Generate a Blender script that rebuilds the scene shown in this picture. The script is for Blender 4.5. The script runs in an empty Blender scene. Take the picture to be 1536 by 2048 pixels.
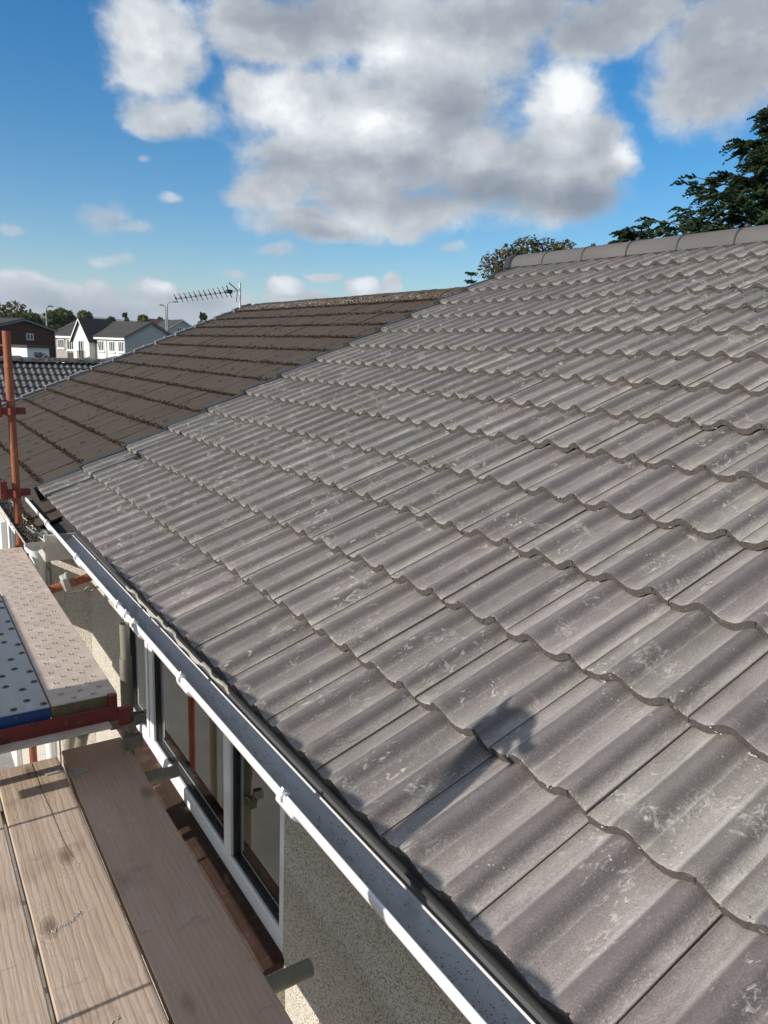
import bpy, math, random
from mathutils import Vector, Matrix, noise as mnoise
from math import sin, cos, tan, pi, radians as R_, atan2, asin, sqrt

random.seed(7)
SC = bpy.context.scene
COL = SC.collection

# ------------------------------------------------------------------ camera
# world: +Y along the eaves (away), +X up the roof, +Z up; origin on the eave line
W = ((0.8388336818, -0.0815315396, 0.5382477703),
     (-0.5430968706, -0.1933815104, 0.8170981462),
     (0.0374678970, -0.9777301261, -0.2064944484))      # columns: camera right, down, forward
FPX = 1508.18
CAM = Vector((-0.802, -1.256, 1.015))
cd = bpy.data.cameras.new('camera')
cam = bpy.data.objects.new('camera', cd)
COL.objects.link(cam)
cd.sensor_fit = 'VERTICAL'
cd.sensor_height = 36.0
cd.sensor_width = 27.0
cd.lens = 36.0 * FPX / 2048.0
cd.clip_start = 0.05
cd.clip_end = 30000
cam.matrix_world = Matrix(((W[0][0], -W[0][1], -W[0][2], CAM.x),
                           (W[1][0], -W[1][1], -W[1][2], CAM.y),
                           (W[2][0], -W[2][1], -W[2][2], CAM.z),
                           (0, 0, 0, 1)))
SC.camera = cam


def ray(px, py):
    v = ((px - 768) / FPX, (py - 1024) / FPX, 1.0)
    return Vector([sum(W[i][k] * v[k] for k in range(3)) for i in range(3)]).normalized()


def at(px, py, D):                      # survey point at horizontal distance D
    d = ray(px, py)
    return CAM + d * (D / sqrt(d.x * d.x + d.y * d.y))


# ------------------------------------------------------------------ view, sun
SC.view_settings.view_transform = 'Standard'
SC.view_settings.look = 'None'
SC.view_settings.gamma = 1
SC.view_settings.exposure = 0.28
SC.view_settings.use_curve_mapping = False
SUN_EL, SUN_AZ = R_(22.5), R_(89)        # azimuth the light travels towards, from +Y to +X
sd = bpy.data.lights.new('sun', 'SUN')
sd.energy = 5.0
sd.angle = R_(0.53)
sd.color = (1.0, 0.94, 0.86)
sun = bpy.data.objects.new('sun', sd)
COL.objects.link(sun)
TRAVEL = Vector((sin(SUN_AZ) * cos(SUN_EL), cos(SUN_AZ) * cos(SUN_EL), -sin(SUN_EL)))
sun.rotation_euler = TRAVEL.to_track_quat('-Z', 'Y').to_euler()


# ------------------------------------------------------------------ node helper
class NT:
    def __init__(s, tree):
        s.t = tree
        s.n = tree.nodes
        s.l = tree.links

    def node(s, typ, **kw):
        n = s.n.new(typ)
        for k, v in kw.items():
            setattr(n, k, v)
        return n

    def put(s, sock, v):
        if hasattr(v, 'is_linked'):
            s.l.new(v, sock)
        elif v is not None:
            sock.default_value = v

    def math(s, op, a, b=None, c=None, clamp=False):
        n = s.node('ShaderNodeMath', operation=op, use_clamp=clamp)
        s.put(n.inputs[0], a)
        if b is not None:
            s.put(n.inputs[1], b)
        if c is not None:
            s.put(n.inputs[2], c)
        return n.outputs[0]

    def vmath(s, op, a, b=None):
        n = s.node('ShaderNodeVectorMath', operation=op)
        s.put(n.inputs[0], a)
        if b is not None:
            s.put(n.inputs[1], b)
        return n.outputs[0]

    def noise(s, vec, scale, detail=3, rough=0.55, dist=0.0):
        n = s.node('ShaderNodeTexNoise')
        s.put(n.inputs['Vector'], vec)
        n.inputs['Scale'].default_value = scale
        n.inputs['Detail'].default_value = detail
        n.inputs['Roughness'].default_value = rough
        n.inputs['Distortion'].default_value = dist
        return n.outputs[0]

    def voro(s, vec, scale, feature='F1', out=0):
        n = s.node('ShaderNodeTexVoronoi', feature=feature)
        s.put(n.inputs['Vector'], vec)
        n.inputs['Scale'].default_value = scale
        return n.outputs[out]

    def rng(s, v, a, b, c=0.0, d=1.0, smooth=False):
        n = s.node('ShaderNodeMapRange', clamp=True)
        if smooth:
            n.interpolation_type = 'SMOOTHSTEP'
        s.put(n.inputs[0], v)
        for i, x in enumerate((a, b, c, d)):
            s.put(n.inputs[1 + i], x)
        return n.outputs[0]

    def mix(s, f, a, b, mode='MIX'):
        n = s.node('ShaderNodeMix', data_type='RGBA', blend_type=mode)
        s.put(n.inputs[0], f)
        for i, v in ((6, a), (7, b)):
            if isinstance(v, (tuple, list)) and len(v) == 3:
                v = (*v, 1)
            s.put(n.inputs[i], v)
        return n.outputs[2]

    def mapv(s, vec, scale=(1, 1, 1), loc=(0, 0, 0), rot=(0, 0, 0)):
        n = s.node('ShaderNodeMapping')
        s.put(n.inputs[0], vec)
        n.inputs['Scale'].default_value = scale
        n.inputs['Location'].default_value = loc
        n.inputs['Rotation'].default_value = rot
        return n.outputs[0]

    def sep(s, vec):
        n = s.node('ShaderNodeSeparateXYZ')
        s.put(n.inputs[0], vec)
        return n.outputs

    def bump(s, h, strength, dist, normal=None):
        n = s.node('ShaderNodeBump')
        n.inputs['Strength'].default_value = strength
        n.inputs['Distance'].default_value = dist
        s.put(n.inputs['Height'], h)
        if normal is not None:
            s.put(n.inputs['Normal'], normal)
        return n.outputs[0]


# ------------------------------------------------------------------ sky (world)
wd = bpy.data.worlds.new('World')
SC.world = wd
wd.use_nodes = True
wd.node_tree.nodes.clear()
g = NT(wd.node_tree)
out = g.node('ShaderNodeOutputWorld')
bg = g.node('ShaderNodeBackground')
bg.inputs['Strength'].default_value = 0.115
g.l.new(bg.outputs[0], out.inputs[0])
sky = g.node('ShaderNodeTexSky', sky_type='NISHITA')
sky.sun_disc = False
sky.sun_elevation = SUN_EL
_src = -TRAVEL
sky.sun_rotation = atan2(_src.x, _src.y)
sky.altitude = 50
sky.air_density = 1.0
sky.dust_density = 0.35
sky.ozone_density = 3.0
tc = g.node('ShaderNodeTexCoord')
dirv = tc.outputs['Generated']
dx, dy, dz = g.sep(dirv)
azn = g.math('MULTIPLY', g.math('ARCTAN2', dx, dy), 180 / pi)
eln = g.math('MULTIPLY', g.math('ARCSINE', dz), 180 / pi)
warp = g.noise(dirv, 9.0, 5, 0.6)
warp2 = g.noise(g.vmath('ADD', dirv, (5.2, 1.3, 7.7)), 9.0, 5, 0.6)
fine = g.noise(g.mapv(dirv, (1, 1, 1.35)), 15.0, 9, 0.60, 0.12)
mid = g.noise(g.mapv(dirv, (1, 1, 1.6), (3, 1, 2)), 8.0, 5, 0.55, 0.2)
azw = g.math('ADD', azn, g.math('MULTIPLY', g.math('SUBTRACT', warp, 0.5), 3.4))
elw = g.math('ADD', eln, g.math('MULTIPLY', g.math('SUBTRACT', warp2, 0.5), 2.6))


def angles(px, py):
    d = ray(px, py)
    return math.degrees(atan2(d.x, d.y)), math.degrees(asin(d.z))


def blob(cx, cy, rx, ry, amp=1.0, az_=None, el_=None):
    a, e = angles(cx, cy)
    ra = rx * 0.031 * (1.0 / max(0.5, cos(R_(e))))
    re = ry * 0.034
    u = g.math('MULTIPLY', g.math('SUBTRACT', az_ or azw, a), 1 / ra)
    v = g.math('MULTIPLY', g.math('SUBTRACT', el_ or elw, e), 1 / re)
    q = g.math('ADD', g.math('MULTIPLY', u, u), g.math('MULTIPLY', v, v))
    r = g.math('SUBTRACT', 1.0, g.math('SQRT', q))
    if amp != 1.0:
        r = g.math('MULTIPLY', r, amp)
    return r


def union(items, floor=-1.0):
    acc = floor
    for it in items:
        n = g.node('ShaderNodeMath', operation='SMOOTH_MAX')
        g.put(n.inputs[0], acc)
        g.put(n.inputs[1], it)
        n.inputs[2].default_value = 0.25
        acc = n.outputs[0]
    return acc


BIG = [(305, 95, 118, 92), (350, 232, 105, 56), (560, 62, 170, 74), (720, 40, 170, 80), (920, 70, 210, 90), (480, 45, 90, 70),
       (620, 215, 200, 95), (500, 180, 90, 62), (830, 190, 240, 125), (860, 300, 330, 110), (1010, 345, 250, 105), (1130, 225, 118, 112),
       (1120, 375, 160, 78), (640, 450, 165, 36), (830, 425, 120, 55), (1220, 325, 66, 52), (545, 385, 105, 46),
       (1470, 90, 175, 150), (1410, 180, 120, 72), (1290, 20, 130, 60), (1060, 20, 120, 46), (1190, 62, 130, 62), (600, 325, 160, 78), (720, 400, 170, 70), (1180, 290, 90, 90)]
WISP = [(200, 432, 72, 36), (258, 458, 55, 16), (30, 462, 34, 15), (222, 517, 44, 14), (345, 402, 36, 14),
        (555, 497, 60, 18), (910, 494, 34, 13), (470, 550, 36, 14), (295, 325, 26, 12)]
BAND = [(60, 585, 130, 42), (180, 580, 90, 36), (300, 578, 70, 34), (120, 610, 260, 40), (400, 605, 140, 30),
        (330, 620, 200, 26), (565, 578, 62, 32), (600, 598, 110, 24), (648, 553, 50, 12), (728, 576, 62, 26),
        (795, 570, 34, 34), (-200, 590, 200, 45), (-500, 585, 220, 40), (1000, 610, 200, 26), (1300, 600, 200, 30)]
fineD = g.math('MULTIPLY', g.math('SUBTRACT', fine, 0.5), 1.15)
dBig = g.math('ADD', union([blob(*b) for b in BIG]), g.math('MULTIPLY', fineD, 1.0))
dWisp = g.math('ADD', union([blob(*b) for b in WISP]), g.math('MULTIPLY', fineD, 1.3))
dBand = g.math('ADD', union([blob(*b) for b in BAND]), g.math('MULTIPLY', fineD, 0.75))
# the same kind of cloud goes on all round, outside the part in view
amb = g.noise(g.mapv(dirv, (1, 1, 2.2), (1.7, 4.1, 0.3)), 3.1, 7, 0.6, 0.3)
away = g.math('ABSOLUTE', g.math('SUBTRACT', azn, 31.0))
outside = g.math('MAXIMUM', g.rng(away, 30, 48, 0, 1, True), g.rng(eln, 23, 33, 0, 1, True))
dAmb = g.math('MULTIPLY', g.rng(amb, 0.40, 0.56, 0, 1, True), g.math('MULTIPLY', outside, g.rng(eln, 0.5, 5, 0, 1)))
mBig = g.rng(dBig, -0.10, 0.48, 0, 1, True)
mWisp = g.math('MULTIPLY', g.rng(dWisp, -0.05, 0.75, 0, 1, True), 0.62)
mBand = g.math('MULTIPLY', g.rng(dBand, -0.02, 0.36, 0, 1, True), 0.92)
# clear openings in the cloud deck
HOLE = [(430, 145, 24, 46)]
hole = g.math('ADD', union([blob(*h) for h in HOLE]), g.math('MULTIPLY', fineD, 0.9))
mBig = g.math('MULTIPLY', mBig, g.rng(hole, 0.0, 0.7, 1.0, 0.25, True))
mask = g.math('MAXIMUM', g.math('MAXIMUM', mBig, mWisp), g.math('MAXIMUM', mBand, g.math('MULTIPLY', dAmb, 0.85)))
# sunlit tops and shaded bases
LIT = [(1130, 200, 120, 105, 1.15), (300, 105, 105, 80, 0.75), (520, 180, 110, 60, 0.8), (360, 225, 90, 45, 0.6),
       (800, 110, 150, 60, 0.6), (760, 245, 120, 70, 0.7), (560, 570, 60, 30, 0.9), (730, 572, 50, 24, 0.7), (100, 560, 190, 24, 0.55),
       (310, 565, 50, 24, 0.65), (700, 440, 110, 30, 0.5), (960, 300, 90, 60, 0.35), (1250, 310, 40, 30, 0.6),
       (1380, 190, 90, 50, 0.25), (600, 250, 130, 60, 0.5)]
DRK = [(980, 395, 330, 50, 0.9), (1180, 400, 120, 60, 0.9), (620, 40, 190, 70, 0.75), (960, 40, 190, 50, 0.5), (900, 210, 120, 60, 0.6),
       (760, 330, 190, 40, 0.45), (150, 612, 260, 26, 0.7), (400, 605, 130, 26, 0.6), (1450, 120, 160, 110, 0.45),
       (235, 450, 60, 20, 0.5), (640, 470, 160, 24, 0.6), (1040, 150, 60, 60, 0.4), (1190, 60, 120, 60, 0.5), (600, 340, 120, 50, 0.35), (640, 602, 120, 16, 0.4)]
zero = 0.0
lit = zero
for b in LIT:
    lit = g.math('ADD', lit, g.math('MAXIMUM', blob(*b), 0.0))
drk = zero
for b in DRK:
    drk = g.math('ADD', drk, g.math('MAXIMUM', blob(*b), 0.0))
edge = g.rng(dBig, 0.1, 0.6, 0.14, 0.0)
tone = g.math('ADD', 0.53, g.math('MULTIPLY', lit, 0.58))
tone = g.math('SUBTRACT', tone, g.math('MULTIPLY', drk, 0.42))
tone = g.math('ADD', tone, g.math('MULTIPLY', g.math('SUBTRACT', fine, 0.5), 1.0))
tone = g.math('ADD', tone, g.math('MULTIPLY', g.math('SUBTRACT', mid, 0.5), 0.55))
tone = g.math('ADD', tone, edge)
cr = g.node('ShaderNodeValToRGB')
g.put(cr.inputs[0], tone)
ce = cr.color_ramp.elements
ce[0].position = 0.10
ce[0].color = (0.20, 0.235, 0.29, 1)
ce[1].position = 1.05 if False else 1.0
ce[1].color = (0.86, 0.88, 0.90, 1)
e = ce.new(0.42)
e.color = (0.33, 0.365, 0.41, 1)
e = ce.new(0.72)
e.color = (0.54, 0.57, 0.60, 1)
cloudc = g.mix(1.0, cr.outputs[0], (8.6, 8.6, 8.6), 'MULTIPLY')
hsv = g.node('ShaderNodeHueSaturation')
hsv.inputs['Saturation'].default_value = 1.46
hsv.inputs['Value'].default_value = 0.98
g.put(hsv.inputs['Color'], sky.outputs[0])
g.put(bg.inputs['Color'], g.mix(mask, hsv.outputs[0], cloudc))


# ------------------------------------------------------------------ materials
def mat(name, color, rough=0.7, metal=0.0, spec=0.4):
    m = bpy.data.materials.new(name)
    m.use_nodes = True
    b = m.node_tree.nodes['Principled BSDF']
    b.inputs['Base Color'].default_value = (*color, 1)
    b.inputs['Roughness'].default_value = rough
    b.inputs['Metallic'].default_value = metal
    b.inputs['Specular IOR Level'].default_value = spec
    return m, NT(m.node_tree), b


def rough_mat(name, c1, c2, scale=8.0, rough=0.75, metal=0.0, bump=0.3, bdist=0.002, bscale=60, stretch=(1, 1, 1),
              c3=None, c3scale=30, c3lo=0.6, c3hi=0.68, spec=0.35, detail=6):
    m, t, b = mat(name, c1, rough, metal, spec)
    geo = t.node('ShaderNodeNewGeometry')
    P = t.mapv(geo.outputs['Position'], stretch)
    n1 = t.noise(P, scale, detail, 0.6)
    c = t.mix(t.rng(n1, 0.3, 0.7), c1, c2)
    if c3:
        n2 = t.noise(t.mapv(geo.outputs['Position'], stretch, (7, 3, 1)), c3scale, 5, 0.65)
        c = t.mix(t.rng(n2, c3lo, c3hi), c, c3)
    t.put(b.inputs['Base Color'], c)
    if bump:
        n3 = t.noise(P, bscale, 4, 0.6)
        t.put(b.inputs['Normal'], t.bump(n3, bump, bdist))
    return m


def make_tile_mat():
    m, t, b = mat('weathered_concrete_tile', (0.2, 0.18, 0.17), 0.72, 0, 0.5)
    geo = t.node('ShaderNodeNewGeometry')
    oi = t.node('ShaderNodeObjectInfo')
    co = t.node('ShaderNodeTexCoord')
    P = geo.outputs['Position']
    rv = t.node('ShaderNodeCombineXYZ')
    for i, k in enumerate((13.1, 7.7, 3.3)):
        t.put(rv.inputs[i], t.math('MULTIPLY', oi.outputs['Random'], k))
    Q = t.vmath('ADD', co.outputs['Object'], rv.outputs[0])
    x, y, z = t.sep(co.outputs['Object'])
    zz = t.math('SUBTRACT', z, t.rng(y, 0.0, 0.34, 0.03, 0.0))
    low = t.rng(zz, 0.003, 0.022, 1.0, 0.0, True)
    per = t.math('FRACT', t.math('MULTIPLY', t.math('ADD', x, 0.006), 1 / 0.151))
    foot = t.rng(per, 0.02, 0.42, 0.25, 1.0, True)          # paler towards the far foot of each roll
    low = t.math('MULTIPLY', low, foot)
    flank_shade = t.math('MULTIPLY', t.rng(per, 0.66, 0.84, 0, 1, True), t.rng(per, 1.0, 0.96, 0, 1))
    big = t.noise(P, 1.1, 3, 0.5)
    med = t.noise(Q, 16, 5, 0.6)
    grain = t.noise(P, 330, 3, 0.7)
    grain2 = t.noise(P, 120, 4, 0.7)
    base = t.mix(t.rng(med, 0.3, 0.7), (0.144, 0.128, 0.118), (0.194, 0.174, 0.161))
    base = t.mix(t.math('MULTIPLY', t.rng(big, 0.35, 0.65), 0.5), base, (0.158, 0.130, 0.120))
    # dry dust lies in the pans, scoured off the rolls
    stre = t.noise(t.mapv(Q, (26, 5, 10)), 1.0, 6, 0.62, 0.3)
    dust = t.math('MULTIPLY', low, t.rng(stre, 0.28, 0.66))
    base = t.mix(t.math('MULTIPLY', flank_shade, 0.70), base, (0.072, 0.062, 0.057))  # shade painted into the colour on the near flank of each roll
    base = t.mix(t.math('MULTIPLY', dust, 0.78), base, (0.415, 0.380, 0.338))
    foot_line = t.math('MULTIPLY', t.rng(per, 0.345, 0.41, 0, 1, True), t.rng(per, 0.50, 0.43, 0, 1, True))  # pale line along the far foot of each roll
    base = t.mix(t.math('MULTIPLY', foot_line, t.rng(stre, 0.25, 0.65, 0.10, 0.6)), base, (0.50, 0.47, 0.425))
    warm = t.math('MULTIPLY', low, t.rng(t.noise(Q, 9, 3, 0.5), 0.5, 0.7))
    base = t.mix(t.math('MULTIPLY', warm, 0.35), base, (0.275, 0.222, 0.205))
    spk = t.rng(grain2, 0.60, 0.72)
    base = t.mix(t.math('MULTIPLY', spk, t.math('ADD', 0.08, t.math('MULTIPLY', dust, 0.42))), base, (0.46, 0.435, 0.40))
    dk = t.rng(grain, 0.30, 0.46, 1.0, 0.0)
    base = t.mix(t.math('MULTIPLY', dk, 0.5), base, (0.055, 0.05, 0.048))
    lt = t.rng(grain, 0.58, 0.70)
    base = t.mix(t.math('MULTIPLY', lt, 0.40), base, (0.40, 0.38, 0.35))
    gr3 = t.noise(P, 190, 2, 0.6)
    base = t.mix(t.math('MULTIPLY', t.rng(gr3, 0.62, 0.70), 0.22), base, (0.42, 0.395, 0.36))
    fs_ = t.noise(t.mapv(P, (120, 420, 120)), 1.0, 3, 0.65)
    base = t.mix(t.math('MULTIPLY', t.math('MULTIPLY', t.rng(fs_, 0.54, 0.66), low), 0.5), base, (0.50, 0.47, 0.43))
    base = t.mix(t.math('MULTIPLY', t.rng(gr3, 0.40, 0.32), 0.40), base, (0.075, 0.068, 0.064))
    # lime bloom: streaks and curls
    patch = t.rng(t.noise(Q, 5.0, 2, 0.5), 0.50, 0.63, 0, 1, True)
    s1 = t.noise(t.mapv(Q, (60, 22, 30)), 1.0, 6, 0.7, 1.2)
    bloom = t.math('MULTIPLY', patch, t.rng(s1, 0.56, 0.70))
    cur = t.noise(Q, 17, 3, 0.55, 2.4)
    line = t.rng(t.math('ABSOLUTE', t.math('SUBTRACT', cur, 0.5)), 0.004, 0.028, 1.0, 0.0)
    p2 = t.rng(t.noise(t.vmath('ADD', Q, (4, 9, 2)), 6.5, 2, 0.5), 0.60, 0.68, 0, 1, True)
    crk = t.noise(t.mapv(Q, (52, 38, 40)), 1.0, 5, 0.68, 1.0)
    curl = t.math('MULTIPLY', p2, t.math('MAXIMUM', t.math('MULTIPLY', line, 0.45), t.rng(crk, 0.52, 0.66)))
    curl = t.math('MULTIPLY', curl, t.rng(grain2, 0.30, 0.55, 0.35, 1.0))
    p3 = t.rng(t.noise(t.vmath('ADD', Q, (1, 5, 8)), 8.0, 3, 0.55, 0.6), 0.68, 0.75, 0, 1, True)
    spot = t.math('MULTIPLY', t.rng(t.voro(Q, 75), 0.24, 0.12), t.rng(t.noise(t.vmath('ADD', Q, (8, 2, 3)), 7, 2), 0.6, 0.7))
    white = t.math('MAXIMUM', t.math('MULTIPLY', bloom, 0.95), t.math('MULTIPLY', curl, 0.62))
    white = t.math('MAXIMUM', white, t.math('MULTIPLY', spot, 0.7))
    white = t.math('MAXIMUM', white, t.math('MULTIPLY', p3, t.rng(grain2, 0.34, 0.6, 0.1, 0.7)))
    # lime crust along the cut lower edge
    crust = t.math('MULTIPLY', t.rng(y, 0.0, 0.007, 1.0, 0.0), t.rng(t.noise(Q, 38, 5, 0.7), 0.58, 0.68))
    white = t.math('MAXIMUM', white, t.math('MULTIPLY', crust, 0.8))
    base = t.mix(white, base, (0.60, 0.56, 0.485))
    val = t.node('ShaderNodeHueSaturation')
    t.put(val.inputs['Value'], t.rng(oi.outputs['Random'], 0, 1, 0.84, 1.12))
    t.put(val.inputs['Hue'], t.rng(t.math('FRACT', t.math('MULTIPLY', oi.outputs['Random'], 7.3)), 0, 1, 0.485, 0.515))
    t.put(val.inputs['Color'], base)
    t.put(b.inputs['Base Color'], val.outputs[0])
    t.put(b.inputs['Roughness'], t.rng(low, 0, 1, 0.44, 0.74))
    n1 = t.bump(grain, 0.55, 0.0016)
    n2 = t.bump(grain2, 0.35, 0.003, n1)
    n3 = t.bump(white, 0.3, 0.002, n2)
    t.put(b.inputs['Normal'], n3)
    return m


def make_cut_mat():
    m, t, b = mat('tile_cut_edge', (0.1, 0.09, 0.085), 0.85, 0, 0.2)
    geo = t.node('ShaderNodeNewGeometry')
    P = geo.outputs['Position']
    co = t.node('ShaderNodeTexCoord')
    n1 = t.noise(P, 90, 4, 0.7)
    n2 = t.noise(P, 28, 4, 0.65)
    c = t.mix(t.rng(n1, 0.35, 0.65), (0.066, 0.058, 0.055), (0.098, 0.089, 0.085))
    c = t.mix(t.math('MULTIPLY', t.rng(n2, 0.66, 0.72), 0.7), c, (0.42, 0.40, 0.36))
    c = t.mix(t.rng(t.noise(P, 160, 2, 0.5), 0.66, 0.70), c, (0.02, 0.02, 0.02))
    t.put(b.inputs['Base Color'], c)
    t.put(b.inputs['Normal'], t.bump(n1, 0.6, 0.003))
    return m


def make_wood(name, c1, c2, c3, axis_scale=(38, 1.6, 38)):
    m, t, b = mat(name, c1, 0.82, 0, 0.25)
    geo = t.node('ShaderNodeNewGeometry')
    oi = t.node('ShaderNodeObjectInfo')
    rv = t.node('ShaderNodeCombineXYZ')
    for i, k in enumerate((3.1, 17.7, 1.3)):
        t.put(rv.inputs[i], t.math('MULTIPLY', oi.outputs['Random'], k))
    P = t.vmath('ADD', geo.outputs['Position'], rv.outputs[0])
    wob = t.noise(t.mapv(P, (5, 1.1, 5)), 1.0, 2, 0.5)
    Pw = t.node('ShaderNodeVectorMath', operation='MULTIPLY_ADD')
    t.put(Pw.inputs[0], wob)
    Pw.inputs[1].default_value = (0.035, 0.0, 0.0)
    t.put(Pw.inputs[2], P)
    G = t.mapv(Pw.outputs[0], axis_scale)
    gr = t.noise(G, 1.0, 5, 0.65, 0.5)
    fib = t.noise(t.mapv(P, (300, 9, 300)), 1.0, 3, 0.7)
    blot = t.noise(P, 5.0, 5, 0.62)
    c = t.mix(t.rng(gr, 0.34, 0.62), c1, c2)
    c = t.mix(t.math('MULTIPLY', t.rng(fib, 0.38, 0.5, 1, 0), 0.35), c, c3)
    # bands of summer wood
    ww = t.node('ShaderNodeTexWave', wave_type='BANDS', bands_direction='X')
    t.put(ww.inputs['Vector'], Pw.outputs[0])
    ww.inputs['Scale'].default_value = 17
    ww.inputs['Distortion'].default_value = 1.6
    ww.inputs['Detail'].default_value = 2
    ww.inputs['Detail Scale'].default_value = 0.9
    band = t.rng(ww.outputs[1], 0.55, 0.95)
    c = t.mix(t.math('MULTIPLY', band, 0.16), c, c3)
    c = t.mix(t.math('MULTIPLY', t.rng(blot, 0.55, 0.75), 0.55), c, (0.15, 0.10, 0.08))
    kn = t.node('ShaderNodeTexVoronoi', feature='F1')
    t.put(kn.inputs['Vector'], t.mapv(P, (5.5, 2.6, 5.5), (0.3, 0.2, 0.0)))
    kn.inputs['Scale'].default_value = 1.0
    kd = t.math('ADD', kn.outputs[0], t.math('MULTIPLY', t.math('SUBTRACT', gr, 0.5), 0.12))
    c = t.mix(t.math('MULTIPLY', t.rng(kd, 0.16, 0.05), 0.7), c, (0.12, 0.065, 0.04))
    ring = t.math('MULTIPLY', t.rng(t.math('ABSOLUTE', t.math('SUBTRACT', t.math('FRACT', t.math('MULTIPLY', kd, 16.0)), 0.5)), 0.36, 0.5), t.rng(kd, 0.42, 0.12))
    c = t.mix(t.math('MULTIPLY', ring, 0.45), c, c3)
    scuff = t.math('MULTIPLY', t.rng(t.noise(t.mapv(P, (7, 30, 7), (5, 5, 5)), 1.0, 4, 0.65, 0.4), 0.62, 0.70), 0.4)
    c = t.mix(scuff, c, (0.24, 0.17, 0.13))
    pale = t.rng(t.noise(t.mapv(P, (9, 4, 9), (2, 2, 2)), 1.0, 4, 0.6), 0.62, 0.74)
    c = t.mix(t.math('MULTIPLY', pale, 0.35), c, (0.55, 0.49, 0.43))
    spl = t.math('MULTIPLY', t.rng(t.noise(P, 26, 4, 0.6, 0.5), 0.69, 0.73), 0.75)
    c = t.mix(spl, c, (0.58, 0.55, 0.50))
    vv = t.node('ShaderNodeHueSaturation')
    t.put(vv.inputs['Value'], t.rng(oi.outputs['Random'], 0, 1, 0.86, 1.1))
    t.put(vv.inputs['Color'], c)
    t.put(b.inputs['Base Color'], vv.outputs[0])
    h = t.math('ADD', t.math('MULTIPLY', gr, 0.6), t.math('ADD', t.math('MULTIPLY', fib, 0.4), t.math('MULTIPLY', band, -0.2)))
    t.put(b.inputs['Normal'], t.bump(h, 0.5, 0.003))
    return m


def make_dash(name, c1, c2, dark, scale=150):
    m, t, b = mat(name, c1, 0.9, 0, 0.2)
    geo = t.node('ShaderNodeNewGeometry')
    P = geo.outputs['Position']
    v = t.node('ShaderNodeTexVoronoi', feature='F1')
    t.put(v.inputs['Vector'], P)
    v.inputs['Scale'].default_value = scale
    n1 = t.noise(P, 5, 4, 0.6)
    sx, sy, sz = t.sep(v.outputs['Color'])
    c = t.mix(t.rng(n1, 0.35, 0.65), c1, c2)
    c = t.mix(t.math('MULTIPLY', t.rng(sx, 0.0, 1.0), 0.35), c, (0.72, 0.66, 0.54))
    c = t.mix(t.math('MULTIPLY', t.rng(sy, 0.72, 0.85), 0.75), c, dark)
    c = t.mix(t.math('MULTIPLY', t.rng(v.outputs[0], 0.45, 0.8), 0.6), c, dark)
    t.put(b.inputs['Base Color'], c)
    t.put(b.inputs['Normal'], t.bump(t.math('SUBTRACT', 1.0, v.outputs[0]), 0.8, 0.005))
    return m


M = {}
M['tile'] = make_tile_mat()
M['tile_cut'] = make_cut_mat()
M['ridge'] = rough_mat('ridge_concrete', (0.082, 0.076, 0.074), (0.108, 0.100, 0.096), 6, 0.7, bump=0.3, bdist=0.001, bscale=250,
                       stretch=(1, 0.35, 1), c3=(0.55, 0.53, 0.5), c3scale=9, c3lo=0.70, c3hi=0.74)
M['seal'] = rough_mat('black_seal', (0.025, 0.026, 0.03), (0.035, 0.036, 0.04), 6, 0.5, bump=0)
M['verge'] = rough_mat('verge_plastic', (0.022, 0.029, 0.032), (0.036, 0.046, 0.049), 4, 0.6, bump=0.1, bscale=20, spec=0.3)
M['felt'] = rough_mat('roof_underlay', (0.03, 0.03, 0.032), (0.05, 0.05, 0.05), 6, 0.85)
M['upvc'] = rough_mat('white_plastic', (0.78, 0.79, 0.80), (0.72, 0.73, 0.74), 3, 0.32, bump=0.04, bscale=30, spec=0.5)
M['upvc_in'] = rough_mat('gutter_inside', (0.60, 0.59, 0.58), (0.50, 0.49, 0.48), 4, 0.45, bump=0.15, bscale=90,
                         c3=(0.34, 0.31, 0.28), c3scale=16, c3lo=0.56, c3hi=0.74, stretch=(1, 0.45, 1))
M['greyplastic'] = rough_mat('grey_fascia_plastic', (0.075, 0.08, 0.085), (0.10, 0.105, 0.11), 5, 0.5)
M['tray'] = rough_mat('eave_tray_plastic', (0.030, 0.029, 0.028), (0.05, 0.048, 0.046), 5, 0.6)
M['oldplastic'] = rough_mat('aged_cream_plastic', (0.50, 0.475, 0.42), (0.42, 0.40, 0.355), 5, 0.55, bump=0.1, bscale=40, c3=(0.22, 0.20, 0.16), c3scale=18, c3lo=0.60, c3hi=0.74)
M['felt_pale'] = rough_mat('pale_membrane', (0.46, 0.43, 0.37), (0.36, 0.34, 0.30), 9, 0.9)
M['dirt'] = rough_mat('roof_dirt', (0.045, 0.038, 0.03), (0.09, 0.075, 0.06), 40, 0.95)
M['dash'] = make_dash('cream_pebble_dash', (0.62, 0.575, 0.49), (0.68, 0.635, 0.55), (0.20, 0.16, 0.12), 235)
M['dash_grey'] = make_dash('grey_pebble_dash', (0.36, 0.34, 0.30), (0.44, 0.41, 0.36), (0.10, 0.09, 0.08))
M['sill'] = make_wood('brown_stained_wood', (0.036, 0.019, 0.014), (0.052, 0.028, 0.020), (0.026, 0.014, 0.011), (60, 2, 60))
M['board'] = make_wood('scaffold_board_wood', (0.42, 0.318, 0.235), (0.54, 0.43, 0.335), (0.25, 0.175, 0.125))
M['board_dusty'] = make_wood('dusty_board_wood', (0.44, 0.315, 0.235), (0.50, 0.37, 0.285), (0.35, 0.24, 0.175), (16, 2.2, 16))
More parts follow.
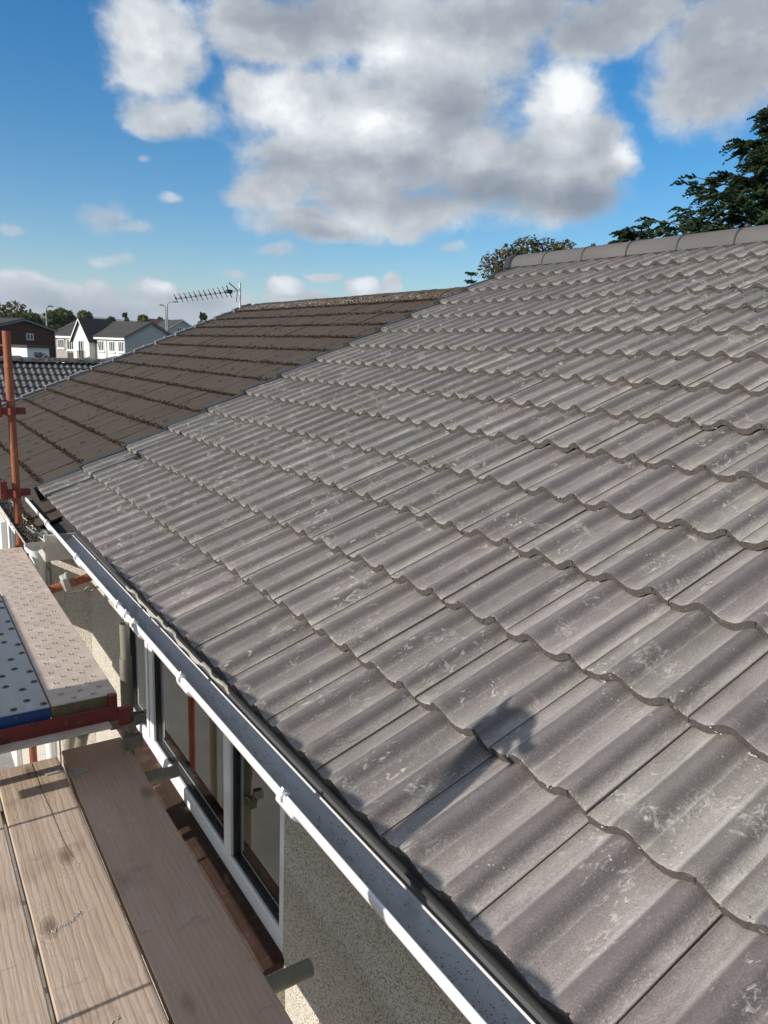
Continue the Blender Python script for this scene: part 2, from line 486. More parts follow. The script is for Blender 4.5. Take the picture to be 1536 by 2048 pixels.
M['rust'] = rough_mat('rusty_orange_tube', (0.30, 0.098, 0.042), (0.21, 0.062, 0.032), 14, 0.62, 0.0, 0.4, 0.001, 120, (1, 1, 0.3),
                      c3=(0.42, 0.27, 0.20), c3scale=38, c3lo=0.60, c3hi=0.70)
M['redpaint'] = rough_mat('red_oxide_paint', (0.20, 0.035, 0.028), (0.13, 0.028, 0.022), 12, 0.55, 0.0, 0.3, 0.001, 110,
                          c3=(0.30, 0.17, 0.11), c3scale=30, c3lo=0.62, c3hi=0.7)
M['oldgalv'] = rough_mat('dull_galvanised_tube', (0.30, 0.285, 0.235), (0.21, 0.195, 0.155), 12, 0.55, 0.35, 0.3, 0.001, 120, (1, 1, 0.4),
                         c3=(0.36, 0.34, 0.30), c3scale=32, c3lo=0.63, c3hi=0.68)
M['galv'] = rough_mat('galvanised_steel', (0.45, 0.435, 0.40), (0.35, 0.34, 0.315), 9, 0.55, 0.05, 0.25, 0.001, 90, (1, 0.3, 1),
                      c3=(0.50, 0.46, 0.42), c3scale=14, c3lo=0.6, c3hi=0.72)
M['dustysteel'] = rough_mat('dusty_steel', (0.58, 0.475, 0.395), (0.44, 0.35, 0.29), 10, 0.75, 0.05, 0.3, 0.001, 120,
                            c3=(0.62, 0.56, 0.50), c3scale=16, c3lo=0.56, c3hi=0.68)
M['dimple'] = rough_mat('pressed_steel_edge', (0.13, 0.095, 0.08), (0.20, 0.15, 0.13), 40, 0.6, 0.1)
M['hole'] = rough_mat('shadowed_hole', (0.035, 0.033, 0.03), (0.05, 0.045, 0.04), 40, 0.8)
M['bluepaint'] = rough_mat('chipped_blue_paint', (0.012, 0.06, 0.22), (0.01, 0.045, 0.17), 12, 0.5, 0, 0.2, 0.001, 80,
                           c3=(0.42, 0.42, 0.42), c3scale=40, c3lo=0.60, c3hi=0.65)
M['brass'] = rough_mat('mossy_painted_steel', (0.10, 0.085, 0.035), (0.16, 0.13, 0.07), 30, 0.75, 0, 0.4, 0.002, 90,
                       c3=(0.28, 0.20, 0.05), c3scale=28, c3lo=0.58, c3hi=0.66)
M['oldtile'] = rough_mat('old_brown_tile', (0.043, 0.0315, 0.022), (0.063, 0.047, 0.034), 3.2, 0.9, 0, 0.6, 0.002, 160,
                         c3=(0.020, 0.015, 0.010), c3scale=9, c3lo=0.61, c3hi=0.68, stretch=(0.6, 2.8, 0.6))
M['oldridge'] = rough_mat('lichened_ridge', (0.050, 0.038, 0.026), (0.085, 0.066, 0.048), 9, 0.95, 0, 0.7, 0.004, 60,
                          c3=(0.36, 0.35, 0.32), c3scale=24, c3lo=0.58, c3hi=0.66)
M['moss'] = rough_mat('brown_moss', (0.020, 0.0125, 0.006), (0.038, 0.025, 0.012), 30, 1.0, 0, 0.8, 0.004, 120)
M['pantile'] = rough_mat('grey_lichened_pantile', (0.075, 0.072, 0.070), (0.135, 0.130, 0.126), 9, 0.85, 0, 0.5, 0.003, 60,
                         c3=(0.30, 0.29, 0.27), c3scale=13, c3lo=0.58, c3hi=0.67)
M['lead'] = rough_mat('lead_grey_verge', (0.15, 0.16, 0.165), (0.20, 0.21, 0.215), 6, 0.6)
M['farroof'] = rough_mat('dark_far_tiles', (0.040, 0.037, 0.036), (0.060, 0.056, 0.054), 0.9, 0.85, bump=0)
M['render'] = rough_mat('white_render', (0.74, 0.72, 0.67), (0.66, 0.64, 0.60), 0.8, 0.9, bump=0)
M['greyrender'] = rough_mat('grey_render', (0.44, 0.43, 0.42), (0.40, 0.39, 0.385), 0.6, 0.9, bump=0)
M['buff'] = rough_mat('buff_dash', (0.36, 0.33, 0.30), (0.30, 0.28, 0.25), 1.2, 0.9, bump=0)
M['brick'] = rough_mat('dark_red_brick', (0.085, 0.034, 0.026), (0.058, 0.024, 0.020), 0.8, 0.9, bump=0, c3=(0.16, 0.07, 0.035),
                       c3scale=0.6, c3lo=0.66, c3hi=0.75, stretch=(1, 1, 3))
M['white'] = rough_mat('white_trim', (0.78, 0.78, 0.76), (0.74, 0.74, 0.72), 2, 0.5, bump=0)
M['farglass'] = rough_mat('far_window_glass', (0.03, 0.045, 0.05), (0.05, 0.065, 0.07), 1.5, 0.12, bump=0, spec=0.6)
M['darkpanel'] = rough_mat('dark_panel', (0.045, 0.03, 0.035), (0.06, 0.04, 0.045), 2, 0.6, bump=0)
M['alu'] = rough_mat('aluminium', (0.62, 0.63, 0.64), (0.52, 0.53, 0.55), 8, 0.38, 0.5, bump=0)
M['darkmetal'] = rough_mat('dark_metal', (0.035, 0.035, 0.037), (0.06, 0.06, 0.06), 20, 0.5, 0.2, bump=0)
M['lamp'] = rough_mat('grey_lamp_post', (0.22, 0.23, 0.22), (0.28, 0.29, 0.28), 3, 0.6, bump=0)
M['bark'] = rough_mat('bark', (0.075, 0.055, 0.042), (0.12, 0.09, 0.07), 12, 0.95, bump=0.6, bdist=0.01, bscale=30)
M['cone'] = rough_mat('fir_cones', (0.15, 0.070, 0.035), (0.10, 0.05, 0.026), 20, 0.9, bump=0)
M['redcar'] = rough_mat('maroon_car_paint', (0.16, 0.012, 0.025), (0.13, 0.01, 0.02), 2, 0.25, bump=0, spec=0.6)
M['rubber'] = rough_mat('tyre_rubber', (0.02, 0.02, 0.02), (0.03, 0.03, 0.03), 5, 0.9, bump=0)
M['grass'] = rough_mat('rough_grass', (0.045, 0.075, 0.022), (0.075, 0.10, 0.035), 0.7, 0.95, bump=0.4, bdist=0.03, bscale=14)
M['paving'] = rough_mat('concrete_paving', (0.26, 0.245, 0.22), (0.20, 0.19, 0.17), 3, 0.9, bump=0.3, bdist=0.002, bscale=60,
                        c3=(0.45, 0.43, 0.4), c3scale=30, c3lo=0.63, c3hi=0.7)
M['interior'] = rough_mat('dim_room_paint', (0.12, 0.105, 0.09), (0.09, 0.08, 0.07), 1.5, 0.9, bump=0)
M['carpet'] = rough_mat('room_carpet', (0.10, 0.08, 0.07), (0.14, 0.11, 0.09), 12, 1.0, bump=0)
M['beam'] = rough_mat('timber', (0.22, 0.15, 0.09), (0.28, 0.2, 0.13), 6, 0.85, stretch=(1, 0.1, 1))


def foliage_mat(name, cols, scale):
    m, t, b = mat(name, cols[0], 0.75, 0, 0.2)
    geo = t.node('ShaderNodeNewGeometry')
    n1 = t.noise(geo.outputs['Position'], scale, 4, 0.6)
    r = geo.outputs['Random Per Island']
    c = t.mix(t.rng(n1, 0.35, 0.65), cols[0], cols[1])
    c = t.mix(t.math('MULTIPLY', t.rng(r, 0.55, 1.0), 0.8), c, cols[2])
    t.put(b.inputs['Base Color'], c)
    tr = t.node('ShaderNodeBsdfTranslucent')
    t.put(tr.inputs[0], c)
    mx = t.node('ShaderNodeMixShader')
    mx.inputs[0].default_value = 0.3
    t.l.new(b.outputs[0], mx.inputs[1])
    t.l.new(tr.outputs[0], mx.inputs[2])
    t.l.new(mx.outputs[0], t.n['Material Output'].inputs[0])
    return m


M['fir'] = foliage_mat('fir_needles', [(0.022, 0.050, 0.024), (0.040, 0.075, 0.034), (0.075, 0.105, 0.036)], 1.2)
M['autumn'] = foliage_mat('autumn_leaves', [(0.060, 0.062, 0.016), (0.085, 0.062, 0.018), (0.11, 0.075, 0.022)], 0.9)
M['leaf'] = foliage_mat('green_leaves', [(0.060, 0.080, 0.020), (0.095, 0.105, 0.028), (0.125, 0.115, 0.030)], 0.18)
M['leafdark'] = foliage_mat('dark_green_leaves', [(0.035, 0.060, 0.018), (0.05, 0.072, 0.024), (0.07, 0.085, 0.028)], 0.2)
M['redleaf'] = foliage_mat('red_leaves', [(0.09, 0.012, 0.016), (0.06, 0.01, 0.012), (0.12, 0.02, 0.02)], 0.8)


def make_glass():
    m, t, b = mat('window_glass', (0.02, 0.025, 0.025), 0.03, 0, 0.5)
    tr = t.node('ShaderNodeBsdfTransparent')
    tr.inputs[0].default_value = (0.55, 0.58, 0.56, 1)
    gl = t.node('ShaderNodeBsdfGlossy')
    gl.inputs['Roughness'].default_value = 0.012
    fr = t.node('ShaderNodeFresnel')
    fr.inputs[0].default_value = 1.75
    geo = t.node('ShaderNodeNewGeometry')
    n = t.noise(geo.outputs['Position'], 1.6, 1, 0.4)
    t.put(gl.inputs['Normal'], t.bump(n, 0.05, 0.01))
    f2 = t.math('ADD', fr.outputs[0], 0.16, clamp=True)
    mx = t.node('ShaderNodeMixShader')
    t.put(mx.inputs[0], f2)
    t.l.new(tr.outputs[0], mx.inputs[1])
    t.l.new(gl.outputs[0], mx.inputs[2])
    t.l.new(mx.outputs[0], t.n['Material Output'].inputs[0])
    return m


M['glass'] = make_glass()


# ------------------------------------------------------------------ mesh helpers
class MB:
    def __init__(s):
        s.v = []
        s.f = []
        s.m = []
        s.sm = []

    def add(s, vs, fs, mi=0, smooth=False):
        o = len(s.v)
        s.v += [tuple(p) for p in vs]
        s.f += [tuple(i + o for i in f) for f in fs]
        s.m += [mi] * len(fs)
        s.sm += [smooth] * len(fs)
        return s

    def box(s, x0, x1, y0, y1, z0, z1, mi=0, bev=0.0):
        if bev <= 0:
            vs = [(x, y, z) for x in (x0, x1) for y in (y0, y1) for z in (z0, z1)]
            return s.add(vs, [(0, 1, 3, 2), (4, 6, 7, 5), (0, 4, 5, 1), (2, 3, 7, 6), (0, 2, 6, 4), (1, 5, 7, 3)], mi)
        b = min(bev, (x1 - x0) / 2.1, (y1 - y0) / 2.1, (z1 - z0) / 2.1)
        return s.hull_box(Vector(((x0 + x1) / 2, (y0 + y1) / 2, (z0 + z1) / 2)), ((x1 - x0) / 2, (y1 - y0) / 2, (z1 - z0) / 2), b, None, mi)

    def hull_box(s, c, h, b, rot=None, mi=0):
        # chamfered box: 24 verts
        vs = []
        idx = {}
        for sx in (-1, 1):
            for sy in (-1, 1):
                for sz in (-1, 1):
                    for k in range(3):
                        p = [sx * (h[0] - b), sy * (h[1] - b), sz * (h[2] - b)]
                        p[k] += (sx, sy, sz)[k] * b
                        idx[(sx, sy, sz, k)] = len(vs)
                        q = Vector(p)
                        if rot is not None:
                            q = rot @ q
                        vs.append(q + c)
        fs = []
        for k in range(3):
            a, b2 = [(1, 2), (2, 0), (0, 1)][k]
            for sg in (-1, 1):
                ring = []
                for (u, v) in ((-1, -1), (1, -1), (1, 1), (-1, 1)):
                    t = [0, 0, 0]
                    t[k] = sg
                    t[a] = u
                    t[b2] = v
                    ring.append(idx[(*t, k)])
                fs.append(tuple(ring if sg > 0 else ring[::-1]))
        for k in range(3):
            a, b2 = [(1, 2), (2, 0), (0, 1)][k]
            for u in (-1, 1):
                for v in (-1, 1):
                    t0 = [0, 0, 0]
                    t0[a] = u
                    t0[b2] = v
                    t1 = list(t0)
                    t0[k] = -1
                    t1[k] = 1
                    q = [idx[(*t0, a)], idx[(*t1, a)], idx[(*t1, b2)], idx[(*t0, b2)]]
                    fs.append(tuple(q if u * v > 0 else q[::-1]))
        for sx in (-1, 1):
            for sy in (-1, 1):
                for sz in (-1, 1):
                    t = [idx[(sx, sy, sz, k)] for k in range(3)]
                    fs.append(tuple(t if sx * sy * sz > 0 else t[::-1]))
        return s.add(vs, fs, mi)

    def tube(s, p0, p1, r0, r1=None, n=10, mi=0, cap=True, hollow=0.0):
        p0 = Vector(p0)
        p1 = Vector(p1)
        r1 = r0 if r1 is None else r1
        ax = (p1 - p0).normalized()
        a = ax.orthogonal().normalized()
        b = ax.cross(a)
        o = len(s.v)
        ring = [(cos(2 * pi * i / n), sin(2 * pi * i / n)) for i in range(n)]
        vs = [p0 + (a * c + b * d) * r0 for c, d in ring] + [p1 + (a * c + b * d) * r1 for c, d in ring]
        fs = [(i, (i + 1) % n, n + (i + 1) % n, n + i) for i in range(n)]
        s.add(vs, fs, mi, True)
        if hollow > 0:
            k = 1 - hollow
            dep = min((p1 - p0).length * 0.3, r0 * 6)
            for pp, rr, sg in ((p0, r0, 1), (p1, r1, -1)):
                vs = [pp + (a * c + b * d) * rr for c, d in ring] + [pp + (a * c + b * d) * rr * k for c, d in ring] + \
                     [pp + ax * dep * sg + (a * c + b * d) * rr * k for c, d in ring]
                fs = []
                for i in range(n):
                    j = (i + 1) % n
                    q1 = (i, n + i, n + j, j)
                    q2 = (n + i, 2 * n + i, 2 * n + j, n + j)
                    fs += [q1 if sg > 0 else q1[::-1], q2 if sg > 0 else q2[::-1]]
                fs.append(tuple(range(2 * n, 3 * n)) if sg < 0 else tuple(reversed(range(2 * n, 3 * n))))
                s.add(vs, fs, mi)
        elif cap:
            s.add(vs, [tuple(reversed(range(n))), tuple(range(n, 2 * n))], mi)
        return s

    def poly(s, pts, mi=0):
        return s.add(pts, [tuple(range(len(pts)))], mi)

    def prism(s, pts, d, mi=0):
        """closed outline pts extruded by vector d"""
        n = len(pts)
        d = Vector(d)
        vs = [Vector(p) for p in pts] + [Vector(p) + d for p in pts]
        fs = [(i, (i + 1) % n, n + (i + 1) % n, n + i) for i in range(n)]
        fs += [tuple(reversed(range(n))), tuple(range(n, 2 * n))]
        return s.add(vs, fs, mi)

    def sweep(s, prof, y0, y1, mi=0, smooth=True, closed=False):
        """profile of (x, z) swept along Y"""
        n = len(prof)
        vs = [(x, y0, z) for x, z in prof] + [(x, y1, z) for x, z in prof]
        m = n if closed else n - 1
        fs = [(i, (i + 1) % n, n + (i + 1) % n, n + i) for i in range(m)]
        s.add(vs, fs, mi, smooth)
        if closed:
            s.add(vs, [tuple(reversed(range(n))), tuple(range(n, 2 * n))], mi)
        return s

    def mesh(s, name, mats):
        me = bpy.data.meshes.new(name)
        me.from_pydata(s.v, [], s.f)
        if not isinstance(mats, (list, tuple)):
            mats = [mats]
        for m in mats:
            me.materials.append(m)
        me.polygons.foreach_set('material_index', s.m)
        me.polygons.foreach_set('use_smooth', s.sm)
        me.update()
        return me

    def build(s, name, mats, parent=None, fix=True):
        me = s.mesh(name, mats)
        if fix and len(me.polygons) < 60000:
            import bmesh
            bm = bmesh.new()
            bm.from_mesh(me)
            bmesh.ops.recalc_face_normals(bm, faces=bm.faces)
            bm.to_mesh(me)
            bm.free()
        return link(name, me, parent)


def link(name, data, parent=None):
    o = bpy.data.objects.new(name, data)
    COL.objects.link(o)
    if parent is not None:
        o.parent = parent
        if parent.type == 'EMPTY':
            o.matrix_parent_inverse = Matrix.Translation(-parent.location)
    return o


def thing(name, label, cat, loc=(0, 0, 0), group=None):
    o = bpy.data.objects.new(name, None)
    o.empty_display_size = 0.1
    COL.objects.link(o)
    o.location = loc
    return tag(o, label, cat, group)


def tag(o, label=None, cat=None, group=None, kind=None):
    if label:
        o['label'] = label
    if cat:
        o['category'] = cat
    if group:
        o['group'] = group
    if kind:
        o['kind'] = kind
    return o


# ------------------------------------------------------------------ ground and hills
GZ = -3.0
mb = MB()
mb.poly([(-9000, -9000, GZ), (9000, -9000, GZ), (9000, 9000, GZ), (-9000, 9000, GZ)])
tag(mb.build('ground', M['grass']), kind='structure')
mb = MB()
mb.box(-14, 0.14, -14, 16, GZ - 0.1, GZ + 0.03)
tag(mb.build('paving', M['paving']), kind='structure')

mh, th, bh = mat('hill_forest', (0.02, 0.035, 0.02), 1.0, 0, 0.05)
gh = th.node('ShaderNodeNewGeometry')
nh = th.noise(gh.outputs['Position'], 0.004, 4, 0.6)
th.put(bh.inputs['Base Color'], th.mix(th.rng(nh, 0.4, 0.6), (0.018, 0.032, 0.018), (0.075, 0.085, 0.035)))


def hills():
    mb = MB()
    na, nr = 240, 12
    vs = []
    for i in range(na):
        a = 2 * pi * i / na
        for j in range(nr):
            r = 1300 + 420 * j
            ux, uy = sin(a), cos(a)
            n1 = mnoise.noise(Vector((ux * 3 + 5, uy * 3, j * 0.09)))
            n2 = mnoise.noise(Vector((ux * 11, uy * 11 + 3, j * 0.3)))
            h = (j / (nr - 1)) ** 0.8 * (150 + 52 * n1 + 22 * n2)
            ad = math.degrees(a)
            near = math.exp(-((ad - 7.0) / 3.4) ** 2) * math.exp(-((j - 2.2) / 1.6) ** 2) * (62 + 9 * n2)
            h = max(h, near)
            h -= 20 if j == 0 else 0
            vs.append((ux * r, uy * r, GZ + h + 4 * mnoise.noise(Vector((ux * 60, uy * 60, j)))))
    fs = []
    for i in range(na):
        k = (i + 1) % na
        for j in range(nr - 1):
            fs.append((i * nr + j, i * nr + j + 1, k * nr + j + 1, k * nr + j))
    mb.add(vs, fs, 0, True)
    return tag(mb.build('hills', mh), kind='structure')


hills()

# ------------------------------------------------------------------ our house
TH = R_(23.5)
CT, ST = cos(TH), sin(TH)
GAUGE = 0.3368
COVER = 0.30
SLOPE = Vector((CT, 0, ST))
NORM = Vector((-ST, 0, CT))
BASE = -0.050               # tile beds lie this far under the line through the crests
WX = 0.15                   # wall face
GX = 0.19                   # glass
VERGE_Y = 4.371

house = thing('house', 'rendered house with a new grey double roll tiled roof and white gutter', 'house', (3.0, -1.0, GZ))


def roofpt(v, y, h):        # v metres up the slope
    return SLOPE * v + NORM * (h + BASE) + Vector((0, y, 0))


mb = MB()
yb0, yb1 = -4.2, VERGE_Y - 0.02
prof = [roofpt(0.03, 0, -0.006), roofpt(14.2 * GAUGE, 0, -0.006), roofpt(14.2 * GAUGE, 0, -0.14), roofpt(0.03, 0, -0.10)]
mb.prism([(p.x, yb0, p.z) for p in prof], (0, yb1 - yb0, 0))
rx = roofpt(14.25 * GAUGE, 0, 0).x
rz = roofpt(14.25 * GAUGE, 0, 0).z
back = [(rx + 0.02, rz), (2 * rx + 0.1, -0.08), (2 * rx + 0.1, -0.2), (rx + 0.02, rz - 0.14)]
mb.prism([(x, yb0, z) for x, z in back], (0, yb1 - yb0, 0))
roof = mb.build('roof', M['felt'], house)


def bumpf(d, w):
    d = abs(d) / w
    return cos(pi / 2 * d) ** 2.3 if d < 1 else 0.0


def tile_h(s):
    return 0.0315 * max(bumpf(s - 0.101, 0.0735), bumpf(s - 0.252, 0.0735) if s < 0.252 else bumpf(s - 0.252, 0.0475))


def tile_mesh(seed, s0=0.0, s1=0.2982, length=0.40):
    rn = random.Random(seed)
    mb = MB()
    ss = [0.0, 0.0045, 0.006] + [0.018 + 0.0067 * i for i in range(35)] + [0.2505, 0.2525, 0.2555, 0.2575, 0.265, 0.275, 0.284, 0.291, 0.2952, 0.2982]
    ss = sorted(set(round(x, 4) for x in ss if s0 - 1e-6 <= x <= s1 + 1e-6))
    if s0 > 0:
        ss = [s0] + [x for x in ss if x > s0 + 0.004]
    ys = [0.0, 0.005, 0.03, 0.15, 0.27, length]
    n = len(ss)
    jit = [rn.uniform(-0.0013, 0.0013) for _ in ss]
    if rn.random() < 0.6:
        k = rn.randrange(4, n - 2)
        jit[k] += 0.004
    vs = []
    for j, y in enumerate(ys):
        for i, s in enumerate(ss):
            z = tile_h(s) + 0.030 * (1 - y / 0.34)
            if s < 0.0055:
                z -= 0.003
            if j == 0:
                z -= 0.0022
            if 0.2515 < s < 0.2565 and j < 2:
                z -= 0.007
            yy = y + (jit[i] if j < 2 else 0)
            if 0.2515 < s < 0.2565 and j < 2:
                yy += 0.006
            vs.append((s, yy, z))
    fs = []
    for j in range(len(ys) - 1):
        for i in range(n - 1):
            a = j * n + i
            fs.append((a, a + 1, a + n + 1, a + n))
    mb.add(vs, fs, 0, True)
    # cut front edge
    top = [vs[i] for i in range(n)]
    bot = []
    for i, s in enumerate(ss):
        d = 0.0245 + rn.uniform(-0.0013, 0.0013)
        if s > 0.2535:
            d -= 0.006
        bot.append((s, 0.001 + rn.uniform(-0.001, 0.001), top[i][2] - d))
    mb.add(top + bot, [(i + 1, i, n + i, n + i + 1) for i in range(n - 1)], 1, False)
    # underside lip and the two long sides
    und = [(x, 0.05, z - 0.002) for x, y, z in bot]
    mb.add(bot + und, [(i + 1, i, n + i, n + i + 1) for i in range(n - 1)], 0, False)
    for i, sg in ((0, 1), (n - 1, -1)):
        side = [vs[j * n + i] for j in range(len(ys))]
        low = [(p[0], p[1], p[2] - 0.016) for p in side]
        m = len(ys)
        q = [(j, j + 1, m + j + 1, m + j) for j in range(m - 1)]
        mb.add(side + low, [f if sg > 0 else f[::-1] for f in q], 0, False)
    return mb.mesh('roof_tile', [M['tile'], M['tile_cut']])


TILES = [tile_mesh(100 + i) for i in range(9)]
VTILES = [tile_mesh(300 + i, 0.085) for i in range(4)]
TROT = Matrix(((0, CT, -ST), (-1, 0, 0), (0, ST, CT))).to_4x4()
INV = Matrix(W)             # rows are world axes; transpose gives camera axes


def project(p):
    d = Vector(p) - CAM
    c = [sum(W[i][k] * d[i] for i in range(3)) for k in range(3)]
    if c[2] < 0.05:
        return None
    return 768 + FPX * c[0] / c[2], 1024 + FPX * c[1] / c[2]


rest = MB()
rnd = random.Random(11)
ntile = 0
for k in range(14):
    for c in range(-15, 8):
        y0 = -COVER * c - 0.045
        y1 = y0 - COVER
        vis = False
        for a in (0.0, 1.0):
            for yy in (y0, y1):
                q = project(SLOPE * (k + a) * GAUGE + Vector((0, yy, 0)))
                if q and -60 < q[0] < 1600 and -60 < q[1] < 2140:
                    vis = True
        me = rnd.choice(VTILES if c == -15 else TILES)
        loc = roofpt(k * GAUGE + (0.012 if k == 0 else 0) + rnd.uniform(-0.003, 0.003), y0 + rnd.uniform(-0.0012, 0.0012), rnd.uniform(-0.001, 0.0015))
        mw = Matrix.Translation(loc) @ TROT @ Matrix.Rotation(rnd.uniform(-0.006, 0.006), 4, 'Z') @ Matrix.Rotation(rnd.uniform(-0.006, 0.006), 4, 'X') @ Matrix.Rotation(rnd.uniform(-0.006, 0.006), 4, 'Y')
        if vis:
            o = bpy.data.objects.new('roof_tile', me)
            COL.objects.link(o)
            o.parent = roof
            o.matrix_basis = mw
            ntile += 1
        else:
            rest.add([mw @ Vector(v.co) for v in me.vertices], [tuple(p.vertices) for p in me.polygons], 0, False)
o = rest.build('roof_tiles_beyond', M['tile'], roof, fix=False)
tag(o, kind='stuff')
print('tiles', ntile)

crumbs = MB()
rn = random.Random(91)


def lump0(mb, p, q, rn):
    vs = [p + Vector((rn.uniform(.6, 1.2) * q, 0, 0)), p + Vector((-rn.uniform(.6, 1.2) * q, 0, 0)), p + Vector((0, rn.uniform(.7, 1.6) * q, 0)),
          p + Vector((0, -rn.uniform(.7, 1.6) * q, 0)), p + Vector((0, 0, rn.uniform(.4, .8) * q)), p + Vector((0, 0, -q * .6))]
    mb.add(vs, [(0, 2, 4), (2, 1, 4), (1, 3, 4), (3, 0, 4), (2, 0, 5), (1, 2, 5), (3, 1, 5), (0, 3, 5)], 0, False)


for k in range(1, 14):
    for c in range(-14, 4):
        for _ in range(6):
            if rn.random() < 0.42:
                sx = rn.choice((rn.gauss(0.06, .012), rn.gauss(0.20, .012), rn.gauss(.152, .01), rn.uniform(0, .29)))
                cen = roofpt(k * GAUGE + rn.uniform(-0.004, 0.004), -COVER * c - 0.045 - sx, tile_h(max(0, min(.29, sx))) + rn.choice((0.027, 0.029, 0.004)))
                for _ in range(rn.choice((1, 2, 3, 5))):
                    lump0(crumbs, cen + Vector((rn.gauss(0, .003), rn.gauss(0, .005), 0)), rn.uniform(0.0018, 0.0050), rn)
tag(crumbs.build('mortar_crumbs', M['felt_pale'], roof, fix=False), kind='stuff')

# ridge tiles, seals and end cap
RV = 14.02 * GAUGE
RB = roofpt(RV, 0, 0.042)
RWID, RHGT = 0.135, 0.128


def ridge_prof(grow=0.0, n=14):
    pts = []
    for i in range(n + 1):
        a = pi * i / n
        x = -cos(a)
        z = sin(a) ** 0.8
        pts.append((RB.x + RWID + (RWID + grow) * x, RB.z - 0.01 + (RHGT + grow) * z))
    return pts


rt = MB()
pin = ridge_prof(-0.016)
pout = ridge_prof(0.0)
L = 0.4795
rt.sweep(pout, 0.004, L - 0.004, 0, True)
rt.sweep(pin, 0.004, L - 0.004, 0, True)
m = len(pout)
for yy in (0.004, L - 0.004):
    rt.add([(x, yy, z) for x, z in pout] + [(x, yy, z) for x, z in pin], [(i, i + 1, m + i + 1, m + i) for i in range(m - 1)], 0)
rme = rt.mesh('ridge_tile', M['ridge'])
sm_ = MB()
ps = ridge_prof(0.0035)
sm_.sweep(ps, -0.007, 0.007, 0, True)
sm_.add([(x, -0.007, z) for x, z in ps] + [(x, -0.007, z) for x, z in pout], [(i, i + 1, m + i + 1, m + i) for i in range(m - 1)])
sm_.add([(x, 0.007, z) for x, z in ps] + [(x, 0.007, z) for x, z in pout], [(i, i + 1, m + i + 1, m + i) for i in range(m - 1)])
sm_.tube((RB.x + RWID, 0, RB.z + RHGT - 0.006), (RB.x + RWID, 0, RB.z + RHGT + 0.012), 0.022, 0.018, 8)
sme = sm_.mesh('ridge_seal', M['seal'])
for i in range(16):
    y0 = 4.545 - L * (i + 1)
    o = link('ridge_tile', rme, roof)
    o.location = (rnd.uniform(-0.003, 0.003), y0, rnd.uniform(-0.002, 0.002))
    s_ = link('ridge_seal', sme, roof)
    s_.location = (0, y0, 0)
mb = MB()
pc = ridge_prof(0.010)
mb.sweep(pc, 4.50, 4.575, 0, True)
mb.poly([(x, 4.572, z) for x, z in pc])
mb.sweep(ridge_prof(0.004), 4.48, 4.5, 0, True)
mb.build('ridge_end_cap', M['seal'], roof)
# black filler under the ridge
mb = MB()
mb.box(RB.x + 0.005, RB.x + 0.26, -4.2, 4.50, RB.z - 0.10, RB.z - 0.012)
mb.build('ridge_filler', M['seal'], roof)

# dry verge caps, one stepped unit to each course
vc = MB()
y_out, y_in = VERGE_Y + 0.052, VERGE_Y - 0.014
zt = 0.066
prof = [(y_in, zt - 0.006), (y_in, zt), (y_out - 0.006, zt), (y_out, zt - 0.006), (y_out, zt - 0.12), (y_out - 0.008, zt - 0.12)]
for (v0, v1) in ((-0.006, GAUGE + 0.03),):
    r0 = [roofpt(v0, y, z) for y, z in prof]
    r1 = [roofpt(v1, y, z - 0.030) for y, z in prof]
    n = len(prof)
    vc.add(r0 + r1, [(i, i + 1, n + i + 1, n + i) for i in range(n - 1)], 0)
    vc.add(r0, [tuple(range(n))], 0)
    lip = [roofpt(v0 - 0.004, y, z) for y, z in ((y_in - 0.012, zt + 0.001), (y_out + 0.001, zt + 0.001), (y_out + 0.001, zt - 0.118), (y_out - 0.02, zt - 0.118), (y_in - 0.012, zt - 0.03))]
    vc.prism(lip, SLOPE * 0.02, 0)
vme = vc.mesh('verge_cap', M['verge'])
for k in range(14):
    o = link('verge_cap', vme, roof)
    o.location = SLOPE * (k * GAUGE)

# walls with the window opening
WIN = (0.70, 2.68, -0.945, -0.17)     # y0 y1 z0 z1
mb = MB()
xw0, xw1 = WX, WX + 0.28
mb.box(xw0, xw1, -4.1, WIN[0], GZ, -0.13)
mb.box(xw0, xw1, WIN[1], 3.52, GZ, -0.13)
mb.box(xw0, xw1, WIN[0], WIN[1], GZ, -1.03)
mb.box(xw0, xw1, WIN[0], WIN[1], WIN[3], -0.13)
mb.box(xw0, xw1, 3.52, 4.30, GZ, -0.16)
mb.build('wall', M['dash'], house)
mb = MB()
for yy in (-4.1, 4.05):
    mb.prism([(xw1, yy, GZ), (8.5, yy, GZ), (8.5, yy, -0.4), (RB.x + 0.12, yy, RB.z - 0.28), (xw1, yy, -0.2)], (0, 0.25, 0))
mb.box(8.5, 8.75, -4.1, 4.3, GZ, -0.2)
mb.build('side_wall', M['dash'], house)

# the room behind the glass
mb = MB()
mb.box(xw1 + 0.002, 3.6, 0.2, 3.2, -1.9, -1.85, 1)
mb.box(3.6, 3.65, 0.2, 3.2, -1.9, -0.15)
mb.box(xw1 + 0.002, 3.6, 0.15, 0.2, -1.9, -0.15)
mb.box(xw1 + 0.002, 3.6, 3.2, 3.25, -1.9, -0.15)
mb.box(xw1 + 0.002, 3.6, 0.2, 3.2, -0.15, -0.12)
mb.build('room', [M['interior'], M['carpet']], house)

